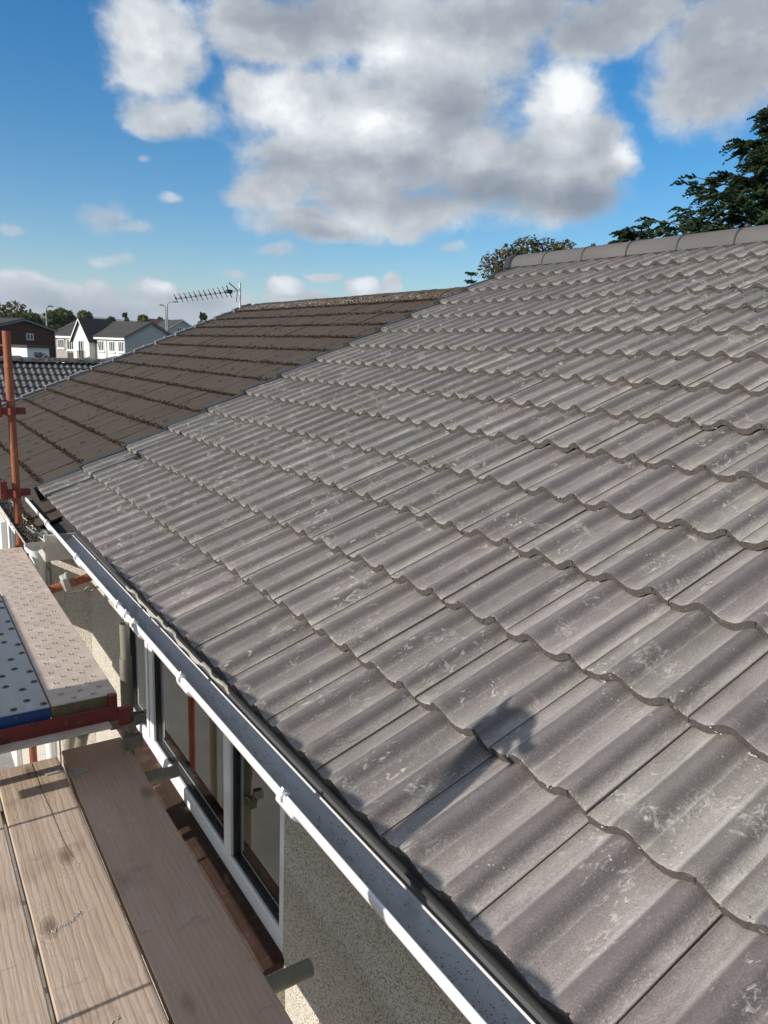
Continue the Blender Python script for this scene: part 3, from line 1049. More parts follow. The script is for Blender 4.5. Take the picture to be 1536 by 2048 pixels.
# window: frame > panes, mullions, beads, sill
mb = MB()
y0, y1, z0, z1 = WIN
fx0, fx1 = GX - 0.035, GX + 0.035
mb.box(fx0, fx1, y0 - 0.02, y1 + 0.02, z0 - 0.05, z0 + 0.038, bev=0.006)
mb.box(fx0, fx1, y0 - 0.02, y1 + 0.02, z1 - 0.06, z1 + 0.02, bev=0.006)
mb.box(fx0 + 0.001, fx1 - 0.001, y0 - 0.02, y0 + 0.05, z0 + 0.039, z1 - 0.061, bev=0.006)
mb.box(fx0 + 0.001, fx1 - 0.001, y1 - 0.05, y1 + 0.02, z0 + 0.039, z1 - 0.061, bev=0.006)
win = mb.build('window', M['upvc'], house)
MULL = (1.21, 2.235)
for i, ym in enumerate(MULL):
    mb = MB()
    w = 0.030 if i == 0 else 0.052
    mb.box(fx0 - 0.004, fx1 - 0.004, ym - w, ym + w, z0 + 0.039, z1 - 0.061, bev=0.007)
    if i:
        mb.box(fx0 - 0.011, fx0 - 0.005, ym - 0.012, ym + 0.02, z0 + 0.041, z1 - 0.063, bev=0.002)
    mb.build('mullion', M['upvc'], win)
edges = [(y0 + 0.05, MULL[0] - 0.03), (MULL[0] + 0.03, MULL[1] - 0.052), (MULL[1] + 0.052, y1 - 0.05)]
for a, b in edges:
    mb = MB()
    mb.box(GX - 0.008, GX + 0.002, a - 0.008, b + 0.008, z0 + 0.034, z1 - 0.055)
    mb.build('pane', M['glass'], win)
    mb = MB()
    zb = z0 + 0.039
    zt_ = z1 - 0.061
    mb.box(GX - 0.022, GX - 0.009, a, b, zb, zb + 0.008)
    mb.box(GX - 0.022, GX - 0.009, a, b, zt_ - 0.008, zt_)
    mb.box(GX - 0.022, GX - 0.009, a, a + 0.008, zb + 0.0085, zt_ - 0.0085)
    mb.box(GX - 0.022, GX - 0.009, b - 0.008, b, zb + 0.0085, zt_ - 0.0085)
    mb.build('glazing_gasket', M['seal'], win)
mb = MB()
mb.prism([(GX - 0.036, y0 - 0.01, -0.972), (GX - 0.036, y0 - 0.01, -1.0), (0.078, y0 - 0.01, -1.008), (0.073, y0 - 0.01, -1.004), (0.073, y0 - 0.01, -0.990), (0.078, y0 - 0.01, -0.985)], (0, y1 - y0 + 0.02, 0))
mb.build('sill', M['sill'], win)
mb = MB()
mb.box(0.082, WX - 0.001, y0 - 0.02, y1 + 0.04, -2.2, -1.009)
mb.build('wall_apron', M['dash'], house)
# vertical blind and furniture shapes inside stay dim: one curtain each side
mb = MB()
for ya, yb in ((0.78, 0.98), (2.40, 2.62)):
    n = 14
    vs = []
    for i in range(n + 1):
        yy = ya + (yb - ya) * i / n
        xx = 0.52 + 0.02 * (i % 2)
        vs += [(xx, yy, -1.7), (xx, yy, -0.2)]
    mb.add(vs, [(2 * i, 2 * i + 2, 2 * i + 3, 2 * i + 1) for i in range(n)], 0, True)
mb.build('curtain', M['interior'], house)

# fascia, soffit, tray
mb = MB()
mb.box(0.079, 0.100, -4.2, 4.36, -0.215, -0.075)
mb.box(0.1005, WX - 0.001, -4.2, 3.5, -0.212, -0.195)
mb.build('fascia', M['greyplastic'], house)
mb = MB()
mb.prism([(0.066, -4.2, -0.108), (0.068, -4.2, -0.112), (0.24, -4.2, 0.008), (0.24, -4.2, 0.014)], (0, 8.5, 0))
mb.build('eave_tray', M['tray'], house)
mb = MB()
vs = []
n = 26
for i in range(n + 1):
    yy = 0.95 + 1.3 * i / n
    ww = 0.004 * sin(i * 1.7) + 0.003 * sin(i * 0.6)
    vs += [(0.060 + ww, yy, -0.112 + ww), (0.088, yy, -0.094)]
mb.add(vs, [(2 * i, 2 * i + 2, 2 * i + 3, 2 * i + 1) for i in range(n)], 0, True)
mb.build('underlay_strip', M['felt_pale'], house)

# gutter: square-ish channel with rolled front lip
GY0, GY1 = -4.2, 4.60


GCX, GCZ, GR = 0.019, -0.109, 0.0565


def garc(r, n=16, a0=pi - 0.02, a1=2 * pi - 0.5):
    return [(GCX + r * cos(a0 + (a1 - a0) * i / n), GCZ + r * sin(a0 + (a1 - a0) * i / n)) for i in range(n + 1)]


go = [(-0.0280, -0.1045), (-0.0295, -0.1005), (-0.0335, -0.0995), (-0.0375, -0.1020)] + garc(GR)
gi = garc(GR - 0.003)[::-1] + [(-0.0315, -0.106), (-0.0275, -0.1035)]
mb = MB()
mb.sweep(go, GY0, GY1, 0, True)
mb.sweep(gi, GY0, GY1, 1, True)
mb.sweep([go[-1], gi[0]], GY0, GY1, 0, False)
gutter = mb.build('gutter', [M['upvc'], M['upvc_in']], house)
# stop end
mb = MB()
mb.prism([(x, GY1, z) for x, z in garc(GR + 0.002)], (0, 0.014, 0))
mb.build('stop_end', M['upvc'], gutter)


def clip_mesh(width, name):
    mb = MB()
    pts = []
    out_ = []
    for i in range(13):
        a = pi * (0.93 + 0.62 * i / 12)
        pts.append((GCX + (GR + .0005) * cos(a), GCZ + (GR + .0005) * sin(a)))
        rr = 1.0 + 0.10 * sin(pi * i / 12)
        out_.append((GCX + 0.060 * rr * cos(a), GCZ + 0.060 * rr * sin(a)))
    n = len(pts)
    # wide in the belly, narrow under the lip, like a leaf
    vs = []
    for i, (x, z) in enumerate(out_):
        w = width * (0.28 + 0.72 * min(1, i / 5.0))
        vs += [(x, -w, z), (x, w, z)]
    mb.add(vs, [(2 * i, 2 * i + 1, 2 * i + 3, 2 * i + 2) for i in range(n - 1)], 0, True)
    for sgn, k in ((-1, 0), (1, 1)):
        vv = []
        for i in range(n):
            w = width * (0.28 + 0.72 * min(1, i / 5.0))
            vv += [(out_[i][0], sgn * w, out_[i][1]), (pts[i][0], sgn * (w + 0.001), pts[i][1])]
        mb.add(vv, [(2 * i, 2 * i + 2, 2 * i + 3, 2 * i + 1) for i in range(n - 1)], 0)
    # snap over the lip with a raised tab
    mb.prism([(-0.050, -0.012, -0.118), (-0.051, -0.012, -0.100), (-0.044, -0.012, -0.094), (-0.030, -0.012, -0.095), (-0.022, -0.012, -0.098), (-0.022, -0.012, -0.104), (-0.032, -0.012, -0.101), (-0.046, -0.012, -0.106)], (0, 0.024, 0))
    mb.prism([(-0.044, -0.006, -0.095), (-0.038, -0.006, -0.082), (-0.033, -0.006, -0.095)], (0, 0.012, 0))
    return mb


CLIPS = [3.73, 2.85, 1.985, 1.85, 1.725, 1.135, 0.325, -0.62, -1.5, -2.4]
cm = None
for yy in CLIPS:
    wide = 0.045
    if cm is None:
        o = clip_mesh(wide, 'gutter_bracket').build('gutter_bracket', M['upvc'], gutter)
        cm = o.data
    else:
        o = link('gutter_bracket', cm, gutter)
    o.location = (0, yy, 0)
mb = MB()
uo = garc(GR + 0.003)
mb.sweep(uo, 1.78, 1.93, 0, True)
mb.build('gutter_union', M['upvc'], gutter)
# dirt in the channel
mb = MB()
rn = random.Random(5)
for i in range(5200):
    yy = rn.uniform(-0.9, 2.6)
    d = rn.random() ** 2.2
    xx = -0.016 + 0.075 * d
    if rn.random() < 0.25:
        xx = rn.uniform(-0.025, 0.05)
    if mnoise.noise(Vector((yy * 3.6, 2, 1))) < rn.uniform(-0.45, 0.45):
        continue
    a = (xx - 0.012) / 0.054
    zz = GCZ - (GR - 0.003) * sqrt(max(0.02, 1 - ((xx - GCX) / (GR - 0.003)) ** 2)) + 0.001
    s = rn.uniform(0.0005, 0.0015)
    l = s * rn.uniform(1, 3)
    ang = rn.uniform(0, pi)
    c_, s_ = cos(ang), sin(ang)
    p = [(xx + c_ * l, yy + s_ * l, zz), (xx - s_ * s, yy + c_ * s, zz + 0.001), (xx - c_ * l, yy - s_ * l, zz), (xx + s_ * s, yy - c_ * s, zz + 0.0005), (xx, yy, zz + s * 1.2)]
    mb.add(p, [(0, 1, 4), (1, 2, 4), (2, 3, 4), (3, 0, 4)])
for i in range(420):
    yy = rn.uniform(-0.9, 2.3)
    if mnoise.noise(Vector((yy * 2.3, 7, 1))) < rn.uniform(-0.2, 0.5):
        continue
    xx = -0.008 + rn.gauss(0, 0.006)
    zz = GCZ - (GR - 0.003) * sqrt(max(0.02, 1 - ((xx - GCX) / (GR - 0.003)) ** 2))
    q = rn.uniform(0.0015, 0.0042)
    c_ = Vector((xx, yy, zz + q * .3))
    mb.add([c_ + Vector((q, 0, 0)), c_ + Vector((0, q * 1.7, 0)), c_ + Vector((-q, 0, 0)), c_ + Vector((0, -q * 1.7, 0)), c_ + Vector((0, 0, q * .7))], [(0, 1, 4), (1, 2, 4), (2, 3, 4), (3, 0, 4)])
tag(mb.build('gutter_dirt', M['dirt'], gutter, fix=False), kind='stuff')

# ------------------------------------------------------------------ neighbouring house, stepped forward
NOFF = -0.096
nb = thing('neighbouring_house', 'neighbouring house with an old brown mossy tiled roof, attached to the far end', 'house', (3.0, 7.0, GZ))
NW = -0.03
NY0, NY1 = 3.5, 10.28


def nroof(v, y, h):
    return SLOPE * v + NORM * (NOFF + h) + Vector((0, y, 0))


NRV = 4.25            # ridge, metres up the slope
NEV = -0.16
mb = MB()
pr = [nroof(NEV + 0.02, 0, -0.045), nroof(NRV, 0, -0.045), nroof(NRV, 0, -0.16), nroof(NEV + 0.04, 0, -0.12)]
mb.prism([(p.x, 4.45, p.z) for p in pr], (0, NY1 - 4.45 - 0.03, 0))
prl = [nroof(NEV + 0.02, 0, -0.045), nroof(0.03, 0, -0.045), nroof(0.03, 0, -0.14), nroof(NEV + 0.04, 0, -0.12)]
mb.prism([(p.x, NY0 + 0.02, p.z) for p in prl], (0, 4.449 - NY0 - 0.02, 0))
nx, nz = nroof(NRV, 0, -0.05).x, nroof(NRV, 0, -0.05).z
mb.prism([(nx + 0.02, 4.5, nz), (2 * nx + 0.4, 4.5, -0.2), (2 * nx + 0.4, 4.5, -0.3), (nx + 0.02, 4.5, nz - 0.14)], (0, NY1 - 4.53, 0))
nbroof = mb.build('roof', M['felt'], nb)


def flat_tile(seed, w=0.2975):
    rn = random.Random(seed)
    mb = MB()
    n = 6
    ys = [0, 0.006, 0.17, 0.40]
    vs = []
    tw = rn.uniform(-0.0015, 0.0015)
    for y in ys:
        for i in range(n):
            s = w * i / (n - 1)
            z = 0.016 * (1 - y / 0.34) + tw * (i / 5.0) + 0.0014 * sin(i * 1.9 + seed) - (0.003 if y == 0 else 0)
            vs.append((s, y + (rn.uniform(-0.003, 0.003) if y < 0.01 else 0), z))
    fs = [(j * n + i, j * n + i + 1, (j + 1) * n + i + 1, (j + 1) * n + i) for j in range(3) for i in range(n - 1)]
    mb.add(vs, fs, 0, False)
    top = vs[:n]
    bot = [(p[0], 0.001, p[2] - 0.017) for p in top]
    mb.add(top + bot, [(i + 1, i, n + i, n + i + 1) for i in range(n - 1)])
    for i in (0, n - 1):
        side = [vs[j * n + i] for j in range(4)]
        low = [(p[0], p[1], p[2] - 0.012) for p in side]
        mb.add(side + low, [(j, j + 1, 5 + j, 4 + j) for j in range(3)])
    return mb.mesh('old_tile', M['oldtile'])


FT = [flat_tile(i) for i in range(6)]
NG = 0.3368
V0 = (Vector((0.745, 0, 0.219)) - Vector((0, 0, 0))).dot(SLOPE)
base_v = V0 - math.floor((V0 - NEV) / NG) * NG
mossb = MB()
rn = random.Random(21)


def lump(mb, p, r, rn, mi=0):
    vs = [p + Vector((rn.uniform(.6, 1.1) * r, 0, 0)), p + Vector((-rn.uniform(.6, 1.1) * r, 0, 0)),
          p + Vector((0, rn.uniform(.6, 1.3) * r, 0)), p + Vector((0, -rn.uniform(.6, 1.3) * r, 0)),
          p + Vector((0, 0, rn.uniform(.5, .9) * r)), p + Vector((0, 0, -r * .6))]
    mb.add(vs, [(0, 2, 4), (2, 1, 4), (1, 3, 4), (3, 0, 4), (2, 0, 5), (1, 2, 5), (3, 1, 5), (0, 3, 5)], mi, False)


nold = 0
kk = -1
v = base_v - 0.235
while v < NRV - 0.05:
    if True:
        ystart = NY1
        i = 0
        off = 0.15 if (kk % 2) else 0.0
        while True:
            yt = ystart - i * 0.30
            if i and off:
                yt += 0.15
            wmesh = rn.choice(FT)
            i += 1
            lim = NY0 + 0.25 if v < 0.0 else 4.55
            if yt - 0.30 < lim:
                break
            o = bpy.data.objects.new('roof_tile', wmesh)
            COL.objects.link(o)
            o.parent = nbroof
            o.matrix_basis = Matrix.Translation(nroof(v + rn.uniform(-.004, .004), yt, (-0.018 if kk >= 0 else -0.024) + rn.uniform(-.002, .002))) @ TROT @ Matrix.Rotation(rn.uniform(-.006, .006), 4, 'X')
            nold += 1
        # moss along the course edge
        yy = NY1 - 0.06
        while yy > (4.5 if v > 0 else 3.6):
            dens = 0.55 + 0.45 * mnoise.noise(Vector((yy * 1.3, v * 2, 0)))
            for _ in range(2):
                if rn.random() < dens + 0.25:
                    p = nroof(v - rn.uniform(-0.012, 0.022), yy + rn.uniform(-.02, .02), rn.uniform(-0.016, 0.004))
                    lump(mossb, p, rn.uniform(0.007, 0.016), rn)
            yy -= 0.014
        for _ in range(26):
            if rn.random() < 0.8:
                yy = rn.uniform(4.6, NY1)
                p = nroof(v + rn.uniform(0.02, 0.30), round(yy / 0.3) * 0.3 - 0.02 + rn.uniform(-.01, .01), 0.0)
                lump(mossb, p, rn.uniform(0.005, 0.012), rn)
                lump(mossb, p + SLOPE * 0.018, rn.uniform(0.004, 0.010), rn)
                lump(mossb, p - SLOPE * 0.016, rn.uniform(0.003, 0.009), rn)
    v = base_v if kk < 0 else v + NG
    kk += 1
tag(mossb.build('roof_moss', M['moss'], nbroof, fix=False), kind='stuff')
print('old tiles', nold)

# old ridge tiles and lichen
rp = nroof(NRV, 0, 0.0)
oldr = []
for sd_ in range(4):
    rn = random.Random(50 + sd_)
    mb = MB()
    n = 9
    for (ya, yb) in ((0, 0.225), (0.225, 0.445)):
        vs = []
        for yy in (ya, yb):
            for i in range(n + 1):
                a = pi * i / n
                vs.append((-0.13 * cos(a) * 1.0 + 0.13, yy, -0.02 + 0.085 * sin(a) ** 0.8 + rn.uniform(-.006, .006)))
        mb.add(vs, [(i, i + 1, n + 2 + i, n + 1 + i) for i in range(n)], 0, False)
    mb.add([(0.13 - 0.13 * cos(pi * i / n), 0, -0.02 + 0.085 * sin(pi * i / n) ** .8) for i in range(n + 1)], [tuple(range(n + 1))])
    mb.add([(0.13 - 0.13 * cos(pi * i / n), 0.445, -0.02 + 0.085 * sin(pi * i / n) ** .8) for i in range(n + 1)], [tuple(range(n + 1))])
    oldr.append(mb.mesh('old_ridge_tile', M['oldridge']))
yy = NY1 + 0.1
rn = random.Random(3)
while yy > 4.3:
    yy -= 0.45
    o = link('ridge_tile', rn.choice(oldr), nbroof)
    o.location = (rp.x - 0.07 + rn.uniform(-.008, .008), yy, rp.z - 0.035 + rn.uniform(-.008, .008))
mb = MB()
for _ in range(420):
    yy = rn.uniform(4.6, NY1)
    lump(mb, Vector((rp.x - 0.085 + rn.uniform(0, 0.07), yy, rp.z - 0.030 + rn.uniform(-0.03, 0.03))), rn.uniform(0.006, 0.015), rn)
tag(mb.build('ridge_moss', M['moss'], nbroof, fix=False), kind='stuff')

mb = MB()
for _ in range(260):
    yy = rn.uniform(4.9, 10.1)
    if mnoise.noise(Vector((yy * 1.7, 3, 3))) < -0.1:
        continue
    a_ = rn.uniform(0.35, 1.6)
    lump(mb, Vector((rp.x + 0.06 - 0.132 * cos(a_), yy, rp.z - 0.055 + 0.088 * sin(a_) ** .8)), rn.uniform(0.004, 0.011), rn)
tag(mb.build('ridge_lichen', M['felt_pale'], nbroof, fix=False), kind='stuff')

# grey clips along the far verge
mb = MB()
mb.prism([(0, -0.05, -0.03), (0, 0.06, -0.03), (0, 0.06, 0.03), (0, 0.05, 0.036), (0, -0.05, 0.036)], (0.30, 0, -0.014))
mb.prism([(0.16, -0.055, -0.03), (0.16, 0.065, -0.03), (0.16, 0.065, 0.04), (0.16, -0.055, 0.04)], (0.02, 0, 0))
vm = mb.mesh('verge_strip', M['lead'])
v = base_v
k = 0
while v < NRV - 0.1:
    o = link('verge_strip', vm, nbroof)
    o.matrix_basis = Matrix.Translation(nroof(v, NY1, -0.004)) @ Matrix(((CT, 0, -ST), (0, 1, 0), (ST, 0, CT))).to_4x4()
    v += NG
    k += 1

mb = MB()
mb.prism([(NW, NY0 + 0.16, GZ), (WX - 0.002, NY0, GZ), (WX + .25, NY0, GZ), (WX + .25, 10.1, GZ), (NW, 10.1, GZ)], (0, 0, -0.27 - GZ))
mb.prism([(0.4, 10.1, GZ), (8.2, 10.1, GZ), (8.2, 10.1, -0.4), (nx, 10.1, nz - 0.3), (0.4, 10.1, -0.28)], (0, -0.25, 0))
mb.build('wall', M['dash'], nb)
mb = MB()
mb.box(-0.098, WX - 0.003, NY0 - 0.022, NY0 - 0.002, -0.285, -0.125, bev=0.002)
mb.box(-0.098, -0.080, NY0 - 0.030, NY0 - 0.0225, -0.285, -0.118, bev=0.002)
mb.box(-0.098, NW - 0.002, NY0, 10.1, -0.285, -0.17)
mb.tube((-0.04, NY0 - 0.027, -0.19), (-0.04, NY0 - 0.0215, -0.19), 0.006, n=8)
mb.build('soffit_box', M['oldplastic'], nb)
# half-round gutter of the neighbour, full of litter
mb = MB()
n = 12
gx, gz = -0.150, -0.150
oo = [(gx + 0.056 * cos(pi + pi * i / n), gz + 0.052 * sin(pi + pi * i / n)) for i in range(n + 1)]
ii = [(gx + 0.052 * cos(pi + pi * i / n), gz + 0.048 * sin(pi + pi * i / n)) for i in range(n + 1)]
mb.sweep(oo, NY0 - 0.06, 10.3, 0, True)
mb.sweep(ii, NY0 - 0.06, 10.3, 0, True)
for j in (0, n):
    mb.sweep([oo[j], ii[j]], NY0 - 0.06, 10.3, 0, False)
mb.prism([(x, NY0 - 0.066, z) for x, z in oo], (0, 0.006, 0))
ng = mb.build('gutter', M['oldplastic'], nb)
mb = MB()
rn = random.Random(9)
for i in range(1500):
    yy = NY0 - 0.04 + 2.6 * rn.random() ** 1.6
    lump(mb, Vector((gx + rn.uniform(-.045, .045), yy, gz + rn.uniform(-.034, -.010))), rn.uniform(.005, .012), rn)
tag(mb.build('gutter_litter', M['dirt'], ng, fix=False), kind='stuff')
# fallen slate in the gutter
mb = MB()
mb.hull_box(Vector((gx + 0.02, NY0 + 0.06, gz + 0.03)), (0.045, 0.05, 0.005), 0.002, Matrix.Rotation(0.7, 3, 'Y') @ Matrix.Rotation(0.4, 3, 'Z'))
mb.build('broken_slate', M['lead'], ng)
# neighbour's front windows
for (ya, yb, za, zb) in ((3.75, 5.6, -1.55, -0.42),):
    mb = MB()
    x0 = NW - 0.032
    mb.box(x0, NW - 0.001, ya, yb, za, za + 0.07, bev=.004)
    mb.box(x0, NW - 0.001, ya, yb, zb - 0.07, zb, bev=.004)
    mb.box(x0 + .001, NW - 0.0015, ya, ya + 0.07, za + .071, zb - .071, bev=.004)
    mb.box(x0 + .001, NW - 0.0015, yb - 0.07, yb, za + .071, zb - .071, bev=.004)
    w = mb.build('window', M['upvc'], nb)
    mb = MB()
    mb.box(NW - 0.018, NW - 0.002, ya + .0705, yb - .0705, za + .0705, zb - .0705)
    mb.build('pane', M['farglass'], w)
mb = MB()
mb.tube((-0.085, 3.75, GZ), (-0.085, 3.75, -0.36), 0.034, n=12)
mb.tube((-0.085, 3.75, -0.36), (-0.14, 3.75, -0.20), 0.034, n=12)
mb.build('downpipe', M['upvc'], nb)
mb = MB()
mb.box(NW - 0.05, NW - 0.002, 5.9, 6.9, GZ, -0.55, bev=.004)
mb.build('door_frame', M['upvc'], nb)

# ------------------------------------------------------------------ TV aerial on the neighbour's ridge
def onY(px, py, y):
    d = ray(px, py)
    return CAM + d * ((y - CAM.y) / d.y)


ant = thing('tv_aerial', 'silver rooftop tv aerial on a short mast above the brown ridge', 'aerial', (3.95, 10.25, 1.65))
ym = 10.15
mt = onY(480, 566, ym)
mbm = onY(480, 616, ym)
mb = MB()
mb.tube(mbm, mt, 0.017, n=8)
mb.build('mast', M['alu'], ant)
b0, b1 = onY(474, 581, ym), onY(352, 597, ym + 0.35)
mb = MB()
mb.tube(b0, b1, 0.011, n=8)
mb.build('boom', M['alu'], ant)
bd = (b1 - b0).normalized()
el_dir = (onY(362, 605, ym) - onY(354, 589, ym)).normalized()
em = None
for i in range(11):
    p = b0.lerp(b1, 0.20 + 0.80 * i / 10)
    L2 = 0.088 - 0.0018 * i
    mb = MB()
    mb.tube(p - el_dir * L2, p + el_dir * L2, 0.0055, n=6)
    mb.tube(p - el_dir * 0.018, p + el_dir * 0.018, 0.014, n=6)
    mb.build('element', M['darkmetal'], ant)
p = b0.lerp(b1, 0.13)
mb = MB()
mb.hull_box(p, (0.045, 0.03, 0.028), 0.006)
mb.tube(p - el_dir * 0.10, p + el_dir * 0.10, 0.008, n=6)
mb.build('dipole', M['darkmetal'], ant)
for sgn in (1, -1):
    q = b0.lerp(b1, -0.01)
    e2 = (el_dir * sgn - bd * 0.35).normalized() if sgn > 0 else (el_dir * sgn + bd * 0.35).normalized()
    mb = MB()
    side = el_dir.cross(bd).normalized()
    for k in range(5):
        o_ = side * (0.03 * (k - 2))
        mb.tube(q + o_, q + o_ + (el_dir * sgn + bd * 0.55).normalized() * 0.17, 0.004, n=5)
    for k in (0.35, 0.9):
        c = q + (el_dir * sgn + bd * 0.55).normalized() * 0.17 * k
        mb.tube(c - side * 0.06, c + side * 0.06, 0.005, n=5)
    mb.build('reflector', M['darkmetal'], ant)

# ------------------------------------------------------------------ scaffold
def tube_obj(name, p0, p1, r, m, label, cat, group=None, n=20):
    t = thing(name, label, cat, p0, group)
    mb = MB()
    mb.tube(p0, p1, r, n=n, hollow=0.16)
    mb.build('tube', m, t)
    return t


def vpress(t, x, y, z, m, size=1.0):
    """four wedge cups welded round a standard"""
    for k in range(4):
        a = k * pi / 2
        d = Vector((cos(a), sin(a), 0))
        s_ = Vector((-sin(a), cos(a), 0))
        c = Vector((x, y, z))
        mb = MB()
        i0, i1 = 0.0245, 0.066 * size
        w = 0.024
        pts = [c + d * i0 - s_ * w, c + d * i1 - s_ * w * .62, c + d * i1 + s_ * w * .62, c + d * i0 + s_ * w]
        inn = [c + d * i0 - s_ * (w - .005), c + d * (i1 - .005) - s_ * (w * .62 - .004), c + d * (i1 - .005) + s_ * (w * .62 - .004), c + d * i0 + s_ * (w - .005)]
        h = Vector((0, 0, 0.042))
        for A, B in ((0, 1), (1, 2), (2, 3)):
            mb.prism([pts[A], pts[B], inn[B], inn[A]], h)
        mb.build('wedge_cup', m, t)


DZ = -0.30       # steel deck top
BZ = -0.60       # board top

# far inner standard, rusty orange, standing at the far end of the steel deck
px, py_ = -0.160, 4.05
s1 = tube_obj('scaffold_standard', (px, py_, GZ + .03), (px, py_, 1.06), 0.0242, M['rust'],
              'rusty orange scaffold standard rising at the far end of the steel deck', 'scaffold pole', 'scaffold standards')
vpress(s1, px, py_, 0.545, M['redpaint'], 1.25)
vpress(s1, px, py_, 0.02, M['redpaint'], 1.25)
mb = MB()
mb.tube((px, py_, 0.83), (px, py_, 0.845), 0.0262, n=20)
mb.build('spigot_collar', M['rust'], s1)
# near inner standard, dull grey with open spigot on top
px2, py2 = -0.083, 1.70
s2 = thing('scaffold_standard', 'dull grey scaffold standard with an open spigot beside the gutter', 'scaffold pole', (px2, py2, GZ + .03), 'scaffold standards')
mb = MB()
mb.tube((px2, py2, GZ + .03), (px2, py2, -0.235), 0.0242, n=20, hollow=0.12)
mb.build('tube', M['oldgalv'], s2)
mb = MB()
mb.tube((px2, py2, -0.26), (px2, py2, -0.088), 0.0195, n=20, hollow=0.14)
mb.build('spigot', M['oldgalv'], s2)
vpress(s2, px2, py2, -0.53, M['oldgalv'], 1.1)
vpress(s2, px2, py2, -1.05, M['oldgalv'], 1.1)
# outer standards, and an unseen prop added to cast an arm shadow
tube_obj('scaffold_brace', (-1.05, -0.91, GZ + .03), (-1.05, -0.036, 0.745), 0.031, M['oldgalv'],
         'stout grey raking prop added beside the camera to cast an arm shadow', 'scaffold pole')
for (xx, yy, ztop, lab) in ((-1.05, 1.60, 0.27, 'rusty outer scaffold standard opposite the window'),
                            (-1.02, 4.05, 0.62, 'rusty outer scaffold standard at the far end of the steel deck')):
    t = tube_obj('scaffold_standard', (xx, yy, GZ + .03), (xx, yy, ztop), 0.0242, M['rust'] if yy > 0 else M['oldgalv'], lab, 'scaffold pole', 'scaffold standards')
    vpress(t, xx, yy, -0.53, M['redpaint'])
    vpress(t, xx, yy, -0.05, M['redpaint'])
# coupler added on the raking prop, shaped to cast the hand shadow
t = thing('shadow_coupler', 'steel coupler with bolts added on the raking prop to cast a hand shadow', 'coupler', (-1.05, -0.06, 0.70))
mb = MB()
mb.hull_box(Vector((-1.03, -0.065, 0.735)), (0.045, 0.036, 0.026), 0.008, Matrix.Rotation(0.35, 3, 'X'))
mb.tube((-1.05, -0.06, 0.67), (-1.05, -0.06, 0.775), 0.033, n=16)
mb.build('shadow_clamp', M['darkmetal'], t)
mb = MB()
mb.tube((-1.03, -0.09, 0.735), (-1.03, -0.18, 0.72), 0.015, n=10)
mb.tube((-1.03, -0.09, 0.70), (-1.03, -0.15, 0.668), 0.011, n=10)
mb.tube((-1.03, -0.03, 0.755), (-1.03, 0.012, 0.79), 0.012, n=10)
mb.build('shadow_bolt', M['oldgalv'], t)

# top batten added on the outer side to shadow the tile ends
# unseen guard boards added on edge, split and sized to shape the shade
for (ya, yb, za, zb, lab) in ((-2.4, 2.95, -0.286, -0.148, 'lower guard board added along the outer side of the scaffold for shade'),
                              (-2.4, 2.95, -0.146, -0.008, 'middle guard board added along the outer side of the scaffold for shade'),
                              (-2.6, 2.45, 0.388, 0.462, 'narrow top batten added along the outer side to shade the tile ends'),
                              (-0.36, 1.66, -0.006, 0.285, 'long upper guard board added opposite the window to shade the wall'),
                              (-2.4, -0.62, -0.006, 0.285, 'short upper guard board added past the raking prop to shade the wall')):
    mb = MB()
    mb.box(-1.118, -1.080, ya, yb, za, zb, bev=0.003)
    tag(mb.build('shade_board', M['board']), lab, 'scaffold board', 'added shade boards')
for yy, lab in ((0.415, 'thin rusty rod added to cast a thin shadow, the one nearer the camera'), (1.30, 'thin rusty rod added to cast a thin shadow, the one nearer the steel deck')):  # unseen rods added to cast thin lines of shadow on the boards
    mb = MB()
    mb.tube((-1.125, yy, BZ - .1), (-1.125, yy, 0.26), 0.006, n=8)
    tag(mb.build('shadow_rod', M['rust']), lab, 'rod', 'added shadow rods')

